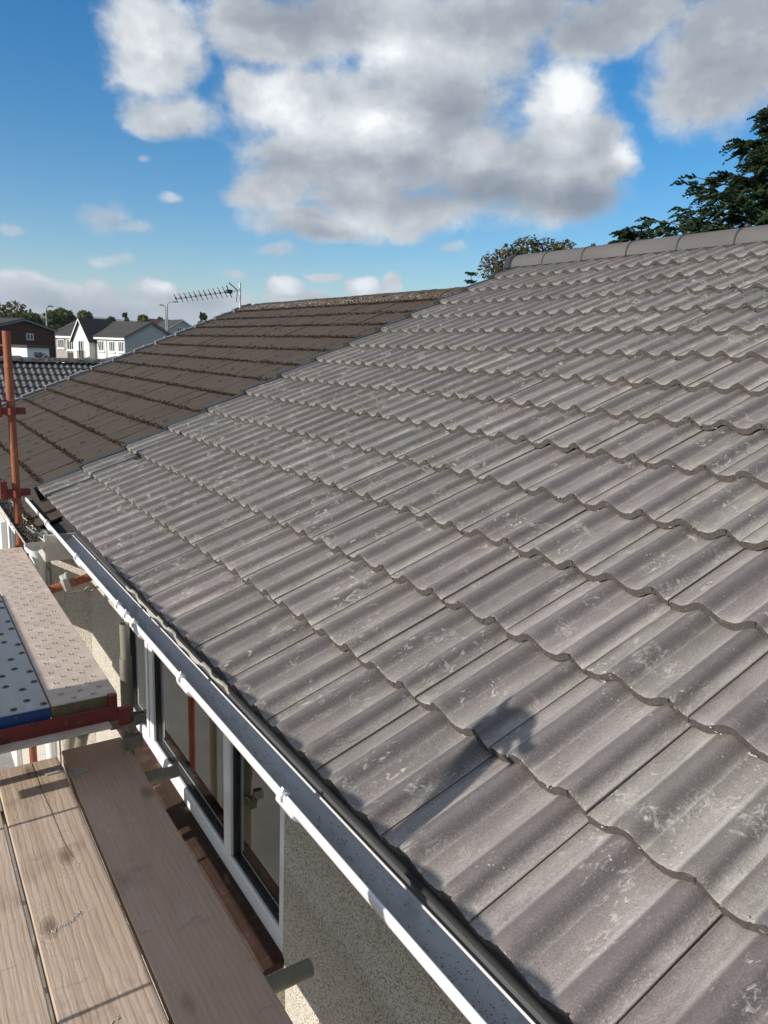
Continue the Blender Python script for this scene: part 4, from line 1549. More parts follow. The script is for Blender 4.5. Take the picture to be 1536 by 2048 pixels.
# wooden scaffold boards
BO = [(-0.7120, -0.5930, 'pale scaffold board nearest the left edge, beside a dark mossy gap'),
      (-0.5820, -0.3520, 'grained weathered scaffold board with an open crack and white splash marks, middle of three'),
      (-0.3415, -0.0950, 'reddish dusty scaffold board along the house wall, half in shade')]
for i, (xa, xb, lab) in enumerate(BO):
    yend = (1.60, 1.705, 1.742)[i]
    t = thing('scaffold_board', lab, 'scaffold board', ((xa + xb) / 2, 0, BZ - 0.04), 'wooden scaffold boards')
    mb = MB()
    ns = 30
    rn = random.Random(70 + i)
    vs = []
    for k in range(ns + 1):
        yy = -2.6 + (yend + 2.6) * k / ns
        e0 = 0.0022 * mnoise.noise(Vector((yy * 3, i, 0))) * (1 if k < ns else 1)
        e1 = 0.0022 * mnoise.noise(Vector((yy * 3, i, 5)))
        zz = BZ + 0.0015 * mnoise.noise(Vector((yy * 1.2, i, 9)))
        cut = 0.006 if k == ns else 0
        vs += [(xa + e0 + cut, yy, zz - 0.004), (xa + e0 + 0.004 + cut, yy, zz), (xb + e1 - 0.004 - cut, yy, zz), (xb + e1 - cut, yy, zz - 0.004),
               (xb + e1 - cut, yy, zz - 0.038), (xa + e0 + cut, yy, zz - 0.038)]
    fs = []
    for k in range(ns):
        for j in range(6):
            a, b = k * 6 + j, k * 6 + (j + 1) % 6
            fs.append((a, b, b + 6, a + 6))
    fs += [tuple(range(6)), tuple(range(ns * 6, ns * 6 + 6))]
    mb.add(vs, fs)
    # drying cracks cut as thin dark slots
    pl_ = mb.build('plank', M['board_dusty'] if i == 2 else M['board'], t)
    if i == 1:
        mb = MB()
        cr_ = [(-0.452, 1.70), (-0.448, 1.45), (-0.440, 1.25), (-0.437, 1.12), (-0.428, 1.04)]
        for (A, B) in zip(cr_[:-1], cr_[1:]):
            mb.prism([(A[0] - .0012, A[1], BZ + 0.0008), (A[0] + .0012, A[1], BZ + 0.0008), (B[0] + .0010, B[1], BZ + 0.0008), (B[0] - .0010, B[1], BZ + 0.0008)], (0, 0, -0.004))
        mb.build('drying_crack', M['hole'], t)
# nail plates bound over the ends
t_boards = [o for o in COL.objects if o.name.startswith('scaffold_board')]
for (xa, xb, ya, yb, par) in ((-0.420, -0.3545, 1.575, 1.615, 1), (-0.3405, -0.275, 1.53, 1.575, 2)):
    mb = MB()
    mb.box(xa, xb, ya, yb, BZ + 0.001, BZ + 0.006, bev=0.0015)
    for q in (0.25, 0.75):
        mb.tube((xa + (xb - xa) * q, (ya + yb) / 2, BZ + 0.006), (xa + (xb - xa) * q, (ya + yb) / 2, BZ + 0.009), 0.006, n=8)
    mb.build('nail_plate', M['galv'], t_boards[par])

# dried mortar on the middle board
mb = MB()
rn = random.Random(31)
for (x0_, y0_, x1_, y1_, n_) in ((-0.545, 0.742, -0.462, 0.775, 150), (-0.50, 1.60, -0.455, 1.615, 40), (-0.36, 1.02, -0.35, 1.03, 8), (-0.43, 1.0, -0.41, 1.006, 16), (-0.565, 1.35, -0.55, 1.37, 14), (-0.47, 0.36, -0.45, 0.38, 12)):
    for _ in range(n_):
        f_ = rn.random()
        lump(mb, Vector((x0_ + (x1_ - x0_) * f_ + rn.gauss(0, .003), y0_ + (y1_ - y0_) * f_ ** 2 + rn.gauss(0, .004), BZ + 0.0003)), rn.uniform(0.001, 0.0035), rn)
tag(mb.build('mortar_splash', M['felt_pale'], t_boards[1], fix=False), kind='stuff')

# transoms under the boards
for yy, lab in ((1.48, 'dull green grey transom tube under the boards, end by the middle of the window'),
                (0.325, 'dull green grey transom tube under the boards, end by the near wall')):
    tube_obj('scaffold_transom', (-1.10, yy, BZ - 0.0645), (0.052, yy, BZ - 0.0645), 0.0242, M['oldgalv'], lab, 'scaffold pole', 'transom tubes')

# steel deck planks
def steel_plank(xa, xb, ya, yb, label, top_m, end_m, pattern):
    t = thing('steel_deck_plank', label, 'steel plank', ((xa + xb) / 2, (ya + yb) / 2, DZ - .06), 'steel deck planks')
    mb = MB()
    mb.box(xa, xb, ya + 0.003, yb, DZ - 0.006, DZ, bev=0.002)
    mb.box(xa, xa + 0.004, ya + 0.003, yb, DZ - 0.060, DZ - 0.0065)
    mb.box(xb - 0.004, xb, ya + 0.003, yb, DZ - 0.060, DZ - 0.0065)
    mb.build('deck_sheet', top_m, t)
    mb = MB()
    mb.box(xa + 0.001, xb - 0.001, ya - 0.002, ya + 0.002, DZ - 0.052, DZ - 0.003, bev=0.001)
    mb.build('end_plate', end_m, t)
    mb = MB()
    rows = int((yb - ya) / 0.054)
    for r in range(rows):
        yy = ya + 0.035 + r * 0.054
        xs = (0.2, 0.5, 0.8) if r % 2 else (0.35, 0.66)
        if pattern == 'hole':
            if r % 3 == 2:
                continue
            xs = (0.28, 0.72) if r % 2 else (0.5, 0.93)
        for q in xs:
            cx, cy = xa + (xb - xa) * q, yy
            if pattern == 'flower':
                for k in range(4):
                    a0 = pi / 4 + k * pi / 2
                    pts = []
                    for (rr, da) in ((0.0080, -0.50), (0.0080, 0.50), (0.0132, 0.42), (0.0132, -0.42)):
                        pts.append((cx + rr * cos(a0 + da), cy + rr * sin(a0 + da), DZ + 0.0004))
                    mid_ = (cx + 0.0108 * cos(a0), cy + 0.0108 * sin(a0), DZ + 0.0038)
                    mb.add(pts + [mid_], [(0, 1, 4), (1, 2, 4), (2, 3, 4), (3, 0, 4)], 0)
                    hole_ = [(cx + rr * cos(a0 + da), cy + rr * sin(a0 + da), DZ + 0.0006) for (rr, da) in ((0.0040, -0.55), (0.0078, -0.46), (0.0078, 0.46), (0.0040, 0.55))]
                    mb.add(hole_, [(0, 1, 2, 3)], 1)
            else:
                n = 12
                ring = []
                for (rr, zz) in ((0.0135, 0.0003), (0.0115, 0.0030), (0.0095, 0.0026)):
                    ring += [(cx + rr * cos(2 * pi * k / n), cy + rr * sin(2 * pi * k / n), DZ + zz) for k in range(n)]
                fs = [(l * n + k, l * n + (k + 1) % n, (l + 1) * n + (k + 1) % n, (l + 1) * n + k) for l in range(2) for k in range(n)]
                mb.add(ring, fs, 0, True)
                mb.add([(cx + 0.0095 * cos(2 * pi * k / n), cy + 0.0095 * sin(2 * pi * k / n), DZ + 0.0008) for k in range(n)], [tuple(range(n))], 1)
    tag(mb.build('grip_pattern', [top_m if pattern == 'flower' else M['dimple'], M['hole']], t, fix=False), kind='stuff')
    return t


steel_plank(-0.393, -0.160, 1.53, 3.955, 'dusty pinkish steel deck plank beside the gutter with pressed flower shaped grips', M['dustysteel'], M['brass'], 'flower')
steel_plank(-0.632, -0.3985, 1.53, 3.955, 'blue grey galvanised steel plank with round holes and a chipped blue end', M['galv'], M['bluepaint'], 'hole')
steel_plank(-0.872, -0.6375, 1.53, 3.955, 'galvanised steel deck plank on the outer side of the deck', M['galv'], M['bluepaint'], 'hole')

# red transom carrying the deck ends
for yy, lab in ((1.515, 'red oxide angle transom under the near end of the steel deck'), (3.99, 'red oxide angle transom under the far end of the steel deck')):
    t = thing('deck_transom', lab, 'transom', (-0.6, yy, DZ - .05), 'deck transoms')
    mb = MB()
    mb.box(-1.0, -0.165, yy - 0.006, yy, DZ - 0.103, DZ - 0.040, bev=0.0012)
    mb.build('upright_flange', M['redpaint'], t)
    mb = MB()
    mb.box(-1.0, -0.200, yy - 0.062, yy - 0.0065, DZ - 0.103, DZ - 0.097, bev=0.0012)
    mb.build('lower_flange', M['dustysteel'], t)
    mb = MB()
    mb.box(-0.1975, -0.168, yy - 0.0075, yy + 0.02, DZ - 0.0395, DZ + 0.004, bev=0.002)
    mb.box(-0.1645, -0.118, yy - 0.012, yy + 0.012, DZ - 0.128, DZ - 0.055, bev=0.003)
    mb.build('end_hook', M['redpaint'], t)
# bracket between transom and grey standard
mb = MB()
mb.box(-0.118, -0.045, 1.62, 1.628, -0.60, -0.545, bev=.001)
tag(mb.build('standard_bracket', M['oldgalv']), 'dull steel bracket clamped low on the grey standard by the window', 'bracket')
# ledger stubs at the far standard going left
t = thing('scaffold_ledger', 'red ledger reaching left from the far orange standard', 'scaffold pole', (px, py_, 0.05))
mb = MB()
mb.tube((px - 0.07, py_, 0.065), (-0.98, py_ - 0.0, 0.065), 0.0242, n=16)
mb.build('tube', M['redpaint'], t)
mb = MB()
mb.box(px - 0.098, px - 0.055, py_ - 0.034, py_ + 0.034, 0.005, 0.125, bev=.004)
mb.build('wedge_end', M['redpaint'], t)
t = thing('scaffold_ledger', 'upper red ledger reaching left from the far orange standard', 'scaffold pole', (px, py_, 0.57))
mb = MB()
mb.tube((px - 0.07, py_, 0.59), (-0.98, py_, 0.59), 0.0242, n=16)
mb.build('tube', M['redpaint'], t)
mb = MB()
mb.box(px - 0.098, px - 0.055, py_ - 0.03, py_ + 0.03, 0.53, 0.65, bev=.004)
mb.build('wedge_end', M['redpaint'], t)

# tie tube to the wall with coupler and ring bolt
t = thing('wall_tie_tube', 'short rusty tie tube between the steel deck and the pebble dash wall', 'scaffold pole', (-0.1, 3.05, -0.29))
mb = MB()
mb.tube((-0.38, 3.05, -0.385), (0.13, 3.05, -0.268), 0.0242, n=18, hollow=.14)
mb.build('tube', M['rust'], t)
cpl = Vector((-0.063, 3.05, -0.312))
mb = MB()
mb.hull_box(cpl, (0.017, 0.040, 0.052), 0.006, Matrix.Rotation(-0.22, 3, 'Y'))
mb.tube(cpl + Vector((-0.02, 0, -.01)), cpl + Vector((0.022, 0, 0.0)), 0.034, n=14)
mb.tube(cpl + Vector((0, -0.02, 0.04)), cpl + Vector((0, -0.02, 0.075)), 0.009, n=8)
mb.tube(cpl + Vector((0, -0.02, -0.08)), cpl + Vector((0, -0.02, -0.04)), 0.011, n=8)
mb.build('coupler', M['galv'], t)
mb = MB()
a0 = cpl + Vector((0.0, -0.05, -0.035))
mb.tube(a0, a0 + Vector((0.10, 0, 0.006)), 0.006, n=8)
mb.tube(a0 + Vector((0.135, 0, 0.012)), Vector((WX + 0.02, 3.0, -0.325)), 0.006, n=8)
rc = a0 + Vector((0.115, 0, 0.008))
seg = 14
for k in range(seg):
    a1, a2 = 2 * pi * k / seg, 2 * pi * (k + 1) / seg
    mb.tube(rc + Vector((cos(a1) * .024, -sin(a1) * .012, sin(a1) * .018)), rc + Vector((cos(a2) * .024, -sin(a2) * .012, sin(a2) * .018)), 0.0055, n=6, cap=False)
mb.build('ring_bolt', M['oldgalv'], t)

# diagonal brace and lower standards seen through the gap under the deck
tube_obj('scaffold_brace', (-0.40, 3.2, GZ + .03), (-0.22, 1.9, -0.62), 0.0242, M['oldgalv'],
         'grey diagonal brace tube under the steel deck', 'scaffold pole')
tube_obj('scaffold_brace', (-0.31, 2.75, GZ + .03), (-0.16, 2.35, -0.45), 0.0242, M['oldgalv'],
         'second grey brace tube under the steel deck, nearer the house', 'scaffold pole')
tube_obj('scaffold_standard', (-0.46, 3.6, GZ + .03), (-0.46, 3.6, -0.37), 0.0242, M['rust'],
         'rusty orange prop under the far half of the steel deck', 'scaffold pole', 'scaffold standards')

# ------------------------------------------------------------------ pantiled house beyond
pa = R_(25)
PC, PS = cos(pa), sin(pa)
ph = thing('pantiled_bungalow', 'bungalow roof of grey lichened pantiles beyond the brown roof', 'house', (3, 23, GZ))
PY, PZ = 20.0, 0.42
PROT = Matrix(((1, 0, 0), (0, PC, -PS), (0, PS, PC))).to_4x4()


def ppt(u, x, h):           # u metres down from the ridge
    return Vector((x, PY - u * PC - h * PS, PZ - u * PS + h * PC))


mb = MB()
a, b, c_, d_ = ppt(0, -7, -0.03), ppt(4.6, -7, -0.03), ppt(4.6, -7, -0.16), ppt(0, -7, -0.16)
mb.prism([a, b, c_, d_], (15, 0, 0))
mb.prism([(-7, PY + 0.01, a.z), (-7, 2 * PY - b.y, b.z), (-7, 2 * PY - b.y, b.z - .13), (-7, PY + 0.01, a.z - .14)], (15, 0, 0))
proof = mb.build('roof', M['felt'], ph)


def pan_mesh(seed):
    rn = random.Random(seed)
    mb = MB()
    n = 16
    w = 0.292
    ys = [0, 0.20, 0.40]
    vs = []
    for y in ys:
        for i in range(n + 1):
            s = w * i / n
            ph_ = (s / (w / 2)) % 1.0
            h = 0.040 * (0.5 - 0.5 * cos(2 * pi * ph_)) ** 1.3
            vs.append((s, y + (rn.uniform(-.004, .004) if y == 0 else 0), h + 0.034 * (1 - y / 0.34)))
    mb.add(vs, [(j * (n + 1) + i, j * (n + 1) + i + 1, (j + 1) * (n + 1) + i + 1, (j + 1) * (n + 1) + i) for j in range(2) for i in range(n)], 0, True)
    top = vs[:n + 1]
    bot = [(p[0], 0.002, p[2] - 0.03) for p in top]
    mb.add(top + bot, [(i + 1, i, n + 1 + i, n + 2 + i) for i in range(n)])
    return mb.mesh('pantile', M['pantile'])


PM = [pan_mesh(i) for i in range(4)]
rn = random.Random(17)
npan = 0
for k in range(1, 13):
    for i in range(-9, 20):
        x = 0.30 + 0.292 * i
        q = project(ppt(k * 0.335, x, 0))
        q2 = project(ppt(k * 0.335, x + .3, 0))
        if not q or q2[0] < -30 or q[0] > 330 or q[1] > 1010:
            continue
        if npan >= 290:
            continue
        o = bpy.data.objects.new('roof_tile', rn.choice(PM))
        COL.objects.link(o)
        o.parent = proof
        o.matrix_basis = Matrix.Translation(ppt(k * 0.335 + rn.uniform(-.006, .006), x, 0)) @ PROT
        npan += 1
print('pantiles', npan)
mb = MB()
n = 8
vs = []
for yy in (0.003, 0.442):
    for i in range(n + 1):
        a = pi * i / n
        vs.append((yy, -0.14 * cos(a), 0.11 * sin(a)))
mb.add(vs, [(i, i + 1, n + 2 + i, n + 1 + i) for i in range(n)], 0, True)
mb.add(vs[:n + 1], [tuple(range(n + 1))])
mb.add(vs[n + 1:], [tuple(range(n + 1))])
pr_ = mb.mesh('ridge_tile', M['pantile'])
for i in range(-4, 16):
    o = link('ridge_tile', pr_, proof)
    o.location = (-0.6 + 0.445 * i, PY, PZ + 0.045 + rn.uniform(-.006, .006))
mb = MB()
for _ in range(500):
    lump(mb, Vector((rn.uniform(-1, 6), PY + rn.uniform(-.14, .02), PZ + rn.uniform(0.02, 0.15))), rn.uniform(.01, .03), rn)
tag(mb.build('ridge_moss', M['moss'], proof, fix=False), kind='stuff')
mb = MB()
mb.box(-6.6, 7.6, 16.2, 23.8, GZ, -1.65)
for xx in (-6.6, 7.35):
    mb.prism([(xx, 16.2, -1.65), (xx, 23.8, -1.65), (xx, PY, PZ - 0.25)], (0.25, 0, 0))
mb.build('wall', M['dash'], ph)
# lead vent / skylight upstand on the pantiles by the verge
mb = MB()
c = ppt(0.9, 3.62, 0.07)
mb.tube(c, c + Vector((0, 0, 0.12)), 0.06, n=10)
mb.tube(c + Vector((0, 0, 0.12)), c + Vector((0, 0, 0.15)), 0.08, 0.07, n=10)
mb.build('roof_vent', M['darkmetal'], ph)

# ------------------------------------------------------------------ far houses
def U(v):
    return Vector((v[0], v[1], 0)).normalized()


def wall_quad(mb, p, q, z0, z1, th, nrm, mi=0):
    """wall from p to q (plan), thickness th going inwards"""
    a = Vector((p.x, p.y, z0))
    b = Vector((q.x, q.y, z0))
    d = -nrm * th
    mb.prism([a, b, b + d, a + d], (0, 0, z1 - z0), mi)


def window(parent, p, along, nrm, w, zc0, zc1, lights=3, sill=True, frame=None, glass=None):
    frame = frame or M['white']
    a = p - along * w / 2
    up = Vector((0, 0, 1))

    def brick(mb, s0, s1, z0, z1, d0, d1):
        pts = [a + along * s0 + nrm * d0, a + along * s1 + nrm * d0, a + along * s1 + nrm * d1, a + along * s0 + nrm * d1]
        mb.prism([Vector((q.x, q.y, z0)) for q in pts], (0, 0, z1 - z0))
    mb = MB()
    t = 0.09
    brick(mb, 0, w, zc0, zc0 + t, 0.003, 0.10)
    brick(mb, 0, w, zc1 - t, zc1, 0.003, 0.10)
    for i in range(lights + 1):
        s = (w - t) * i / lights
        brick(mb, s, s + t, zc0 + t + .002, zc1 - t - .002, 0.004, 0.098)
    if sill:
        brick(mb, -0.12, w + 0.12, zc0 - 0.16, zc0 - 0.002, 0.003, 0.17)
    o = mb.build('window', frame, parent)
    mb = MB()
    for i in range(lights):
        s = (w - t) * i / lights
        brick(mb, s + t + .002, s + (w - t) / lights - .002, zc0 + t + .002, zc1 - t - .002, 0.004, 0.04)
    mb.build('pane', glass or M['farglass'], o)
    return o


gdir = Vector((0.912, 0.408, 0)).normalized()      # along the gables, away to the right
fdir = Vector((-0.408, 0.912, 0)).normalized()     # along the fronts, away to the left
nF = -gdir                                          # fronts face left, to the sun
nG = -fdir                                          # gables face the camera
K = at(250, 680, 112)
K.z = 0
EZ, RZ = at(250, 674, 112).z, at(316, 647, 117).z
GW = 9.2


def P2(f, gg):
    return K + fdir * f + gdir * gg


wh = thing('white_house', 'white rendered house with dark roof and pointed front gable, grey gable end in shade', 'house', (K.x, K.y, GZ))
mb = MB()
mb.prism([Vector((q.x, q.y, GZ)) for q in (P2(0, 0), P2(6.4, 0), P2(6.4, GW), P2(0, GW))], (0, 0, EZ - GZ - 0.1))
mb.build('front_wall', M['render'], wh)
mb = MB()
g0, g1, gm = P2(-0.05, 0.0), P2(-0.05, GW), P2(-0.05, GW / 2)
mb.prism([Vector((g0.x, g0.y, GZ)), Vector((g1.x, g1.y, GZ)), Vector((g1.x, g1.y, EZ - .1)), Vector((gm.x, gm.y, RZ - .18)), Vector((g0.x, g0.y, EZ - .1))], fdir * 0.04)
mb.build('gable_wall', M['greyrender'], wh)


def gable_roof(parent, f0, f1, g0, g1, ez, rz, over=0.35, m=None, name='roof'):
    mb = MB()
    gm = (g0 + g1) / 2
    sl = (rz - ez) / (gm - g0)
    for (ga, gb) in ((g0 - over, gm), (g1 + over, gm)):
        za = ez - over * sl
        A, B, Cc, D = P2(f0, ga), P2(f1, ga), P2(f1, gb), P2(f0, gb)
        q = [Vector((A.x, A.y, za)), Vector((B.x, B.y, za)), Vector((Cc.x, Cc.y, rz)), Vector((D.x, D.y, rz))]
        mb.prism(q, (0, 0, 0.16))
    return mb.build(name, m or M['farroof'], parent)


wr = gable_roof(wh, -0.3, 9.9, 0, GW, EZ, RZ)
# courses of tiles read as fine ridges
mb = MB()
sl = (RZ - EZ) / (GW / 2)
for k in range(1, 15):
    ga = -0.3 + k * 0.33
    za = EZ + ga * sl + 0.165
    A, B = P2(-0.3, ga), P2(9.9, ga)
    d = gdir * 0.05
    mb.prism([Vector((A.x, A.y, za)), Vector((B.x, B.y, za)), Vector((B.x, B.y, za)) + d, Vector((A.x, A.y, za)) + d], (0, 0, 0.05))
tag(mb.build('tile_courses', M['farroof'], wr), kind='stuff')
# barge boards, fascia
mb = MB()
for (ga, gb, za, zb) in ((-0.35, GW / 2, EZ - .35 * sl, RZ), (GW + .35, GW / 2, EZ - .35 * sl, RZ)):
    A, B = P2(-0.34, ga), P2(-0.34, gb)
    mb.prism([Vector((A.x, A.y, za - .16)), Vector((B.x, B.y, zb - .16)), Vector((B.x, B.y, zb + .04)), Vector((A.x, A.y, za + .04))], fdir * 0.035)
mb.build('barge_board', M['lead'], wh)
mb = MB()
A, B = P2(-0.3, -0.40), P2(6.3, -0.40)
mb.prism([Vector((A.x, A.y, EZ - .42)), Vector((B.x, B.y, EZ - .42)), Vector((B.x, B.y, EZ - .42)) + gdir * .1, Vector((A.x, A.y, EZ - .42)) + gdir * .1], (0, 0, 0.26))
mb.build('gutter', M['white'], wh)
for fpos in (0.8, 2.75, 5.1):
    window(wh, P2(fpos, 0), fdir, nF, 1.2, EZ - 2.05, EZ - 0.62, 3)
mb = MB()
for fpos in (-0.02, 3.95):
    q = P2(fpos, -0.08)
    mb.tube((q.x, q.y, GZ), (q.x, q.y, EZ - .3), 0.07, n=8)
    mb.build('downpipe', M['white'], wh)
    mb = MB()
# front gable bay
BP = at(158, 641, 118)
bf0, bf1, bg = 6.45, 10.1, -1.0
bm_ = (bf0 + bf1) / 2
bz = EZ - 0.35
mb = MB()
mb.prism([Vector((q.x, q.y, GZ)) for q in (P2(bf0, bg), P2(bf1, bg), P2(bf1, 4), P2(bf0, 4))], (0, 0, bz - GZ))
c0, c1, c2 = P2(bf0, bg), P2(bf1, bg), P2(bm_, bg)
mb.prism([Vector((c0.x, c0.y, bz)), Vector((c1.x, c1.y, bz)), Vector((c2.x, c2.y, RZ + .1))], gdir * 1.0)
mb.build('bay_wall', M['render'], wh)
mb = MB()
mbb = MB()
for fe in (bf0 - .4, bf1 + .4):
    s2_ = (RZ + .2 - bz) / (bm_ - bf0)
    ze = bz - .4 * s2_
    A, B, Cc, D = P2(fe, bg - .35), P2(bm_, bg - .35), P2(bm_, GW / 2), P2(fe, GW / 2)
    mb.prism([Vector((A.x, A.y, ze)), Vector((B.x, B.y, RZ + .2)), Vector((Cc.x, Cc.y, RZ + .2)), Vector((D.x, D.y, ze))], (0, 0, 0.15))
    A, B = P2(fe, bg - .40), P2(bm_, bg - .40)
    mbb.prism([Vector((A.x, A.y, ze - .2)), Vector((B.x, B.y, RZ + .0)), Vector((B.x, B.y, RZ + .22)), Vector((A.x, A.y, ze + .06))], gdir * 0.04)
mb.build('bay_roof', M['farroof'], wh)
mbb.build('bay_barge_board', M['white'], wh)
w_ = window(wh, P2(bm_, bg), fdir, nF, 1.1, EZ - 3.2, EZ - 0.7, 2, False)
mb = MB()
A = P2(bm_ - 1.0, bg - .25)
mb.prism([A, A + fdir * 2.0, A + fdir * 2.0 + gdir * .06, A + gdir * .06], (0, 0, .06))
for v_ in mb.v[:]:
    pass
mb2 = MB()
for k in range(15):
    q = P2(bm_ - 0.75 + k * 0.105, bg - .22)
    mb2.tube((q.x, q.y, EZ - 3.2), (q.x, q.y, EZ - 2.15), 0.02, n=5)
for zz in (EZ - 3.2, EZ - 2.15):
    p_, q_ = P2(bm_ - .75, bg - .22), P2(bm_ + .73, bg - .22)
    mb2.tube((p_.x, p_.y, zz), (q_.x, q_.y, zz), 0.035, n=6)
mb2.build('balcony_rail', M['darkmetal'], wh)

# grey dashed house adjoining on the left
gh_ = thing('buff_house', 'buff pebble dashed house with white windows between brown and white houses', 'house', (P2(13, 0).x, P2(13, 0).y, GZ))
mb = MB()
mb.prism([Vector((q.x, q.y, GZ)) for q in (P2(10.15, -0.2), P2(16.4, -0.2), P2(16.4, GW), P2(10.15, GW))], (0, 0, EZ - GZ - .1))
mb.build('wall', M['buff'], gh_)
gable_roof(gh_, 9.95, 16.8, -0.2, GW, EZ, RZ + .1, m=M['farroof'])
mb = MB()
A, B = P2(10.3, -0.62), P2(16.6, -0.62)
mb.prism([Vector((A.x, A.y, EZ - .45)), Vector((B.x, B.y, EZ - .45)), Vector((B.x, B.y, EZ - .45)) + gdir * .12, Vector((A.x, A.y, EZ - .45)) + gdir * .12], (0, 0, 0.3))
mb.build('gutter', M['white'], gh_)
window(gh_, P2(11.75, -0.2), fdir, nF, 1.7, EZ - 2.1, EZ - .6, 3)
window(gh_, P2(14.0, -0.2), fdir, nF, 1.5, EZ - 1.9, EZ - .6, 3)
window(gh_, P2(13.8, -0.2), fdir, nF, 1.5, EZ - 5.2, EZ - 3.9, 2)
mb = MB()
A = P2(10.9, -.26)
B = P2(12.6, -.26)
mb.prism([Vector((A.x, A.y, EZ - 4.3)), Vector((B.x, B.y, EZ - 4.3)), Vector((B.x, B.y, EZ - 4.3)) + gdir * .05, Vector((A.x, A.y, EZ - 4.3)) + gdir * .05], (0, 0, 1.85))
mb.build('dark_panel', M['darkpanel'], gh_)

# brown brick house at the far left, gable to the camera
bk = thing('brick_house', 'dark red brown brick house with one white window in its gable', 'house', (at(45, 700, 108).x, at(45, 700, 108).y, GZ))
D0 = 108
pr1 = at(101, 661, D0 + 4)
pr0 = at(-28, 672, D0 - 5)
apx = at(45, 639, D0 - 1)
gd2 = U((pr1 - pr0))
nG2 = Vector((gd2.y, -gd2.x, 0))
if nG2.dot(CAM - apx) < 0:
    nG2 = -nG2
half = max((pr1 - apx).dot(gd2), 4.0)
pA = apx - gd2 * half
pB = apx + gd2 * half
ezb, rzb = pr1.z, apx.z
bx = nG2 * -1
mb = MB()
mb.prism([Vector((pA.x, pA.y, GZ)), Vector((pB.x, pB.y, GZ)), Vector((pB.x, pB.y, ezb - .1)), Vector((apx.x, apx.y, rzb - .12)), Vector((pA.x, pA.y, ezb - .1))], bx * 12)
mb.build('wall', M['brick'], bk)
mb = MB()
for pe in (pA - gd2 * .4, pB + gd2 * .4):
    za = ezb - .4 * (rzb - ezb) / half
    q = [Vector((pe.x, pe.y, za)), Vector((apx.x, apx.y, rzb)), Vector((apx.x, apx.y, rzb)) + bx * 12.5, Vector((pe.x, pe.y, za)) + bx * 12.5]
    mb.prism([p_ + nG2 * .3 for p_ in q], (0, 0, .16))
mb.build('roof', M['farroof'], bk)
mb = MB()
for pe in (pA - gd2 * .4, pB + gd2 * .4):
    za = ezb - .4 * (rzb - ezb) / half
    mb.prism([Vector((pe.x, pe.y, za - .14)) + nG2 * .32, Vector((apx.x, apx.y, rzb - .14)) + nG2 * .32, Vector((apx.x, apx.y, rzb + .05)) + nG2 * .32, Vector((pe.x, pe.y, za + .05)) + nG2 * .32], nG2 * .04)
mb.build('barge_board', M['lead'], bk)
wc = at(56, 673, D0)
wc = apx + gd2 * ((wc - apx).dot(gd2))
window(bk, Vector((wc.x, wc.y, 0)), gd2, nG2, 1.25, at(56, 680, D0).z, at(56, 667, D0).z, 2, False)
mb = MB()
q = pB - gd2 * .1 + nG2 * .1
mb.tube((q.x, q.y, GZ), (q.x, q.y, ezb - .2), 0.10, n=8)
mb.build('downpipe', M['lead'], bk)

# white garage in front of the brick house
ga_ = thing('white_garage', 'low white rendered garage in front of the dark brick house', 'garage', (at(78, 715, 100).x, at(78, 715, 100).y, GZ))
gA, gB = at(54, 700, 99), at(98, 700, 101)
gd3 = U(gB - gA)
nG3 = Vector((gd3.y, -gd3.x, 0))
if nG3.dot(CAM - gA) < 0:
    nG3 = -nG3
gd3 = (gd3 + nG3 * -0.55 * 0).normalized()
top = at(76, 695, 100).z
mb = MB()
mb.prism([Vector((gA.x, gA.y, GZ)), Vector((gB.x, gB.y, GZ)), Vector((gB.x, gB.y, top)), Vector((gA.x, gA.y, top))], -nG3 * 4)
mb.build('wall', M['white'], ga_)
mb = MB()
r0, r1 = gA - gd3 * .25 + nG3 * .3, gB + gd3 * .25 + nG3 * .3
mb.prism([Vector((r0.x, r0.y, top)), Vector((r1.x, r1.y, top)), Vector((r1.x, r1.y, top)) - nG3 * 4.6, Vector((r0.x, r0.y, top)) - nG3 * 4.6], (0, 0, .22))
mb.build('flat_roof', M['darkpanel'], ga_)
mb = MB()
q0 = gA + gd3 * 0.95 + nG3 * .03
mb.prism([Vector((q0.x, q0.y, GZ)), Vector((q0.x, q0.y, GZ)) + gd3 * 1.0, Vector((q0.x, q0.y, top - .55)) + gd3 * 1.0, Vector((q0.x, q0.y, top - .55))], nG3 * .03)
mb.build('door', M['lead'], ga_)

# far right white gable
fr = thing('gabled_bungalow', 'pale gabled house with one small window, far behind the brown roof edge', 'house', (at(365, 650, 150).x, at(365, 650, 150).y, GZ))
pL, pR, pT = at(336, 655, 150), at(392, 653, 152), at(366, 640.5, 151)
gd4 = U(pR - pL)
nG4 = Vector((gd4.y, -gd4.x, 0))
if nG4.dot(CAM - pT) < 0:
    nG4 = -nG4
hf = (pR - pL).length / 2
mid4 = Vector(((pL.x + pR.x) / 2, (pL.y + pR.y) / 2, 0))
e4, r4 = pL.z - .2, pT.z
mb = MB()
A, B = mid4 - gd4 * hf, mid4 + gd4 * hf
mb.prism([Vector((A.x, A.y, GZ)), Vector((B.x, B.y, GZ)), Vector((B.x, B.y, e4)), Vector((mid4.x, mid4.y, r4 - .1)), Vector((A.x, A.y, e4))], nG4 * -9)
mb.build('wall', M['greyrender'], fr)
mb = MB()
for pe in (A - gd4 * .3, B + gd4 * .3):
    q = [Vector((pe.x, pe.y, e4 - .1)), Vector((mid4.x, mid4.y, r4)), Vector((mid4.x, mid4.y, r4)) - nG4 * 9.4, Vector((pe.x, pe.y, e4 - .1)) - nG4 * 9.4]
    mb.prism([p_ + nG4 * .25 for p_ in q], (0, 0, .15))
mb.build('roof', M['farroof'], fr)
mb = MB()
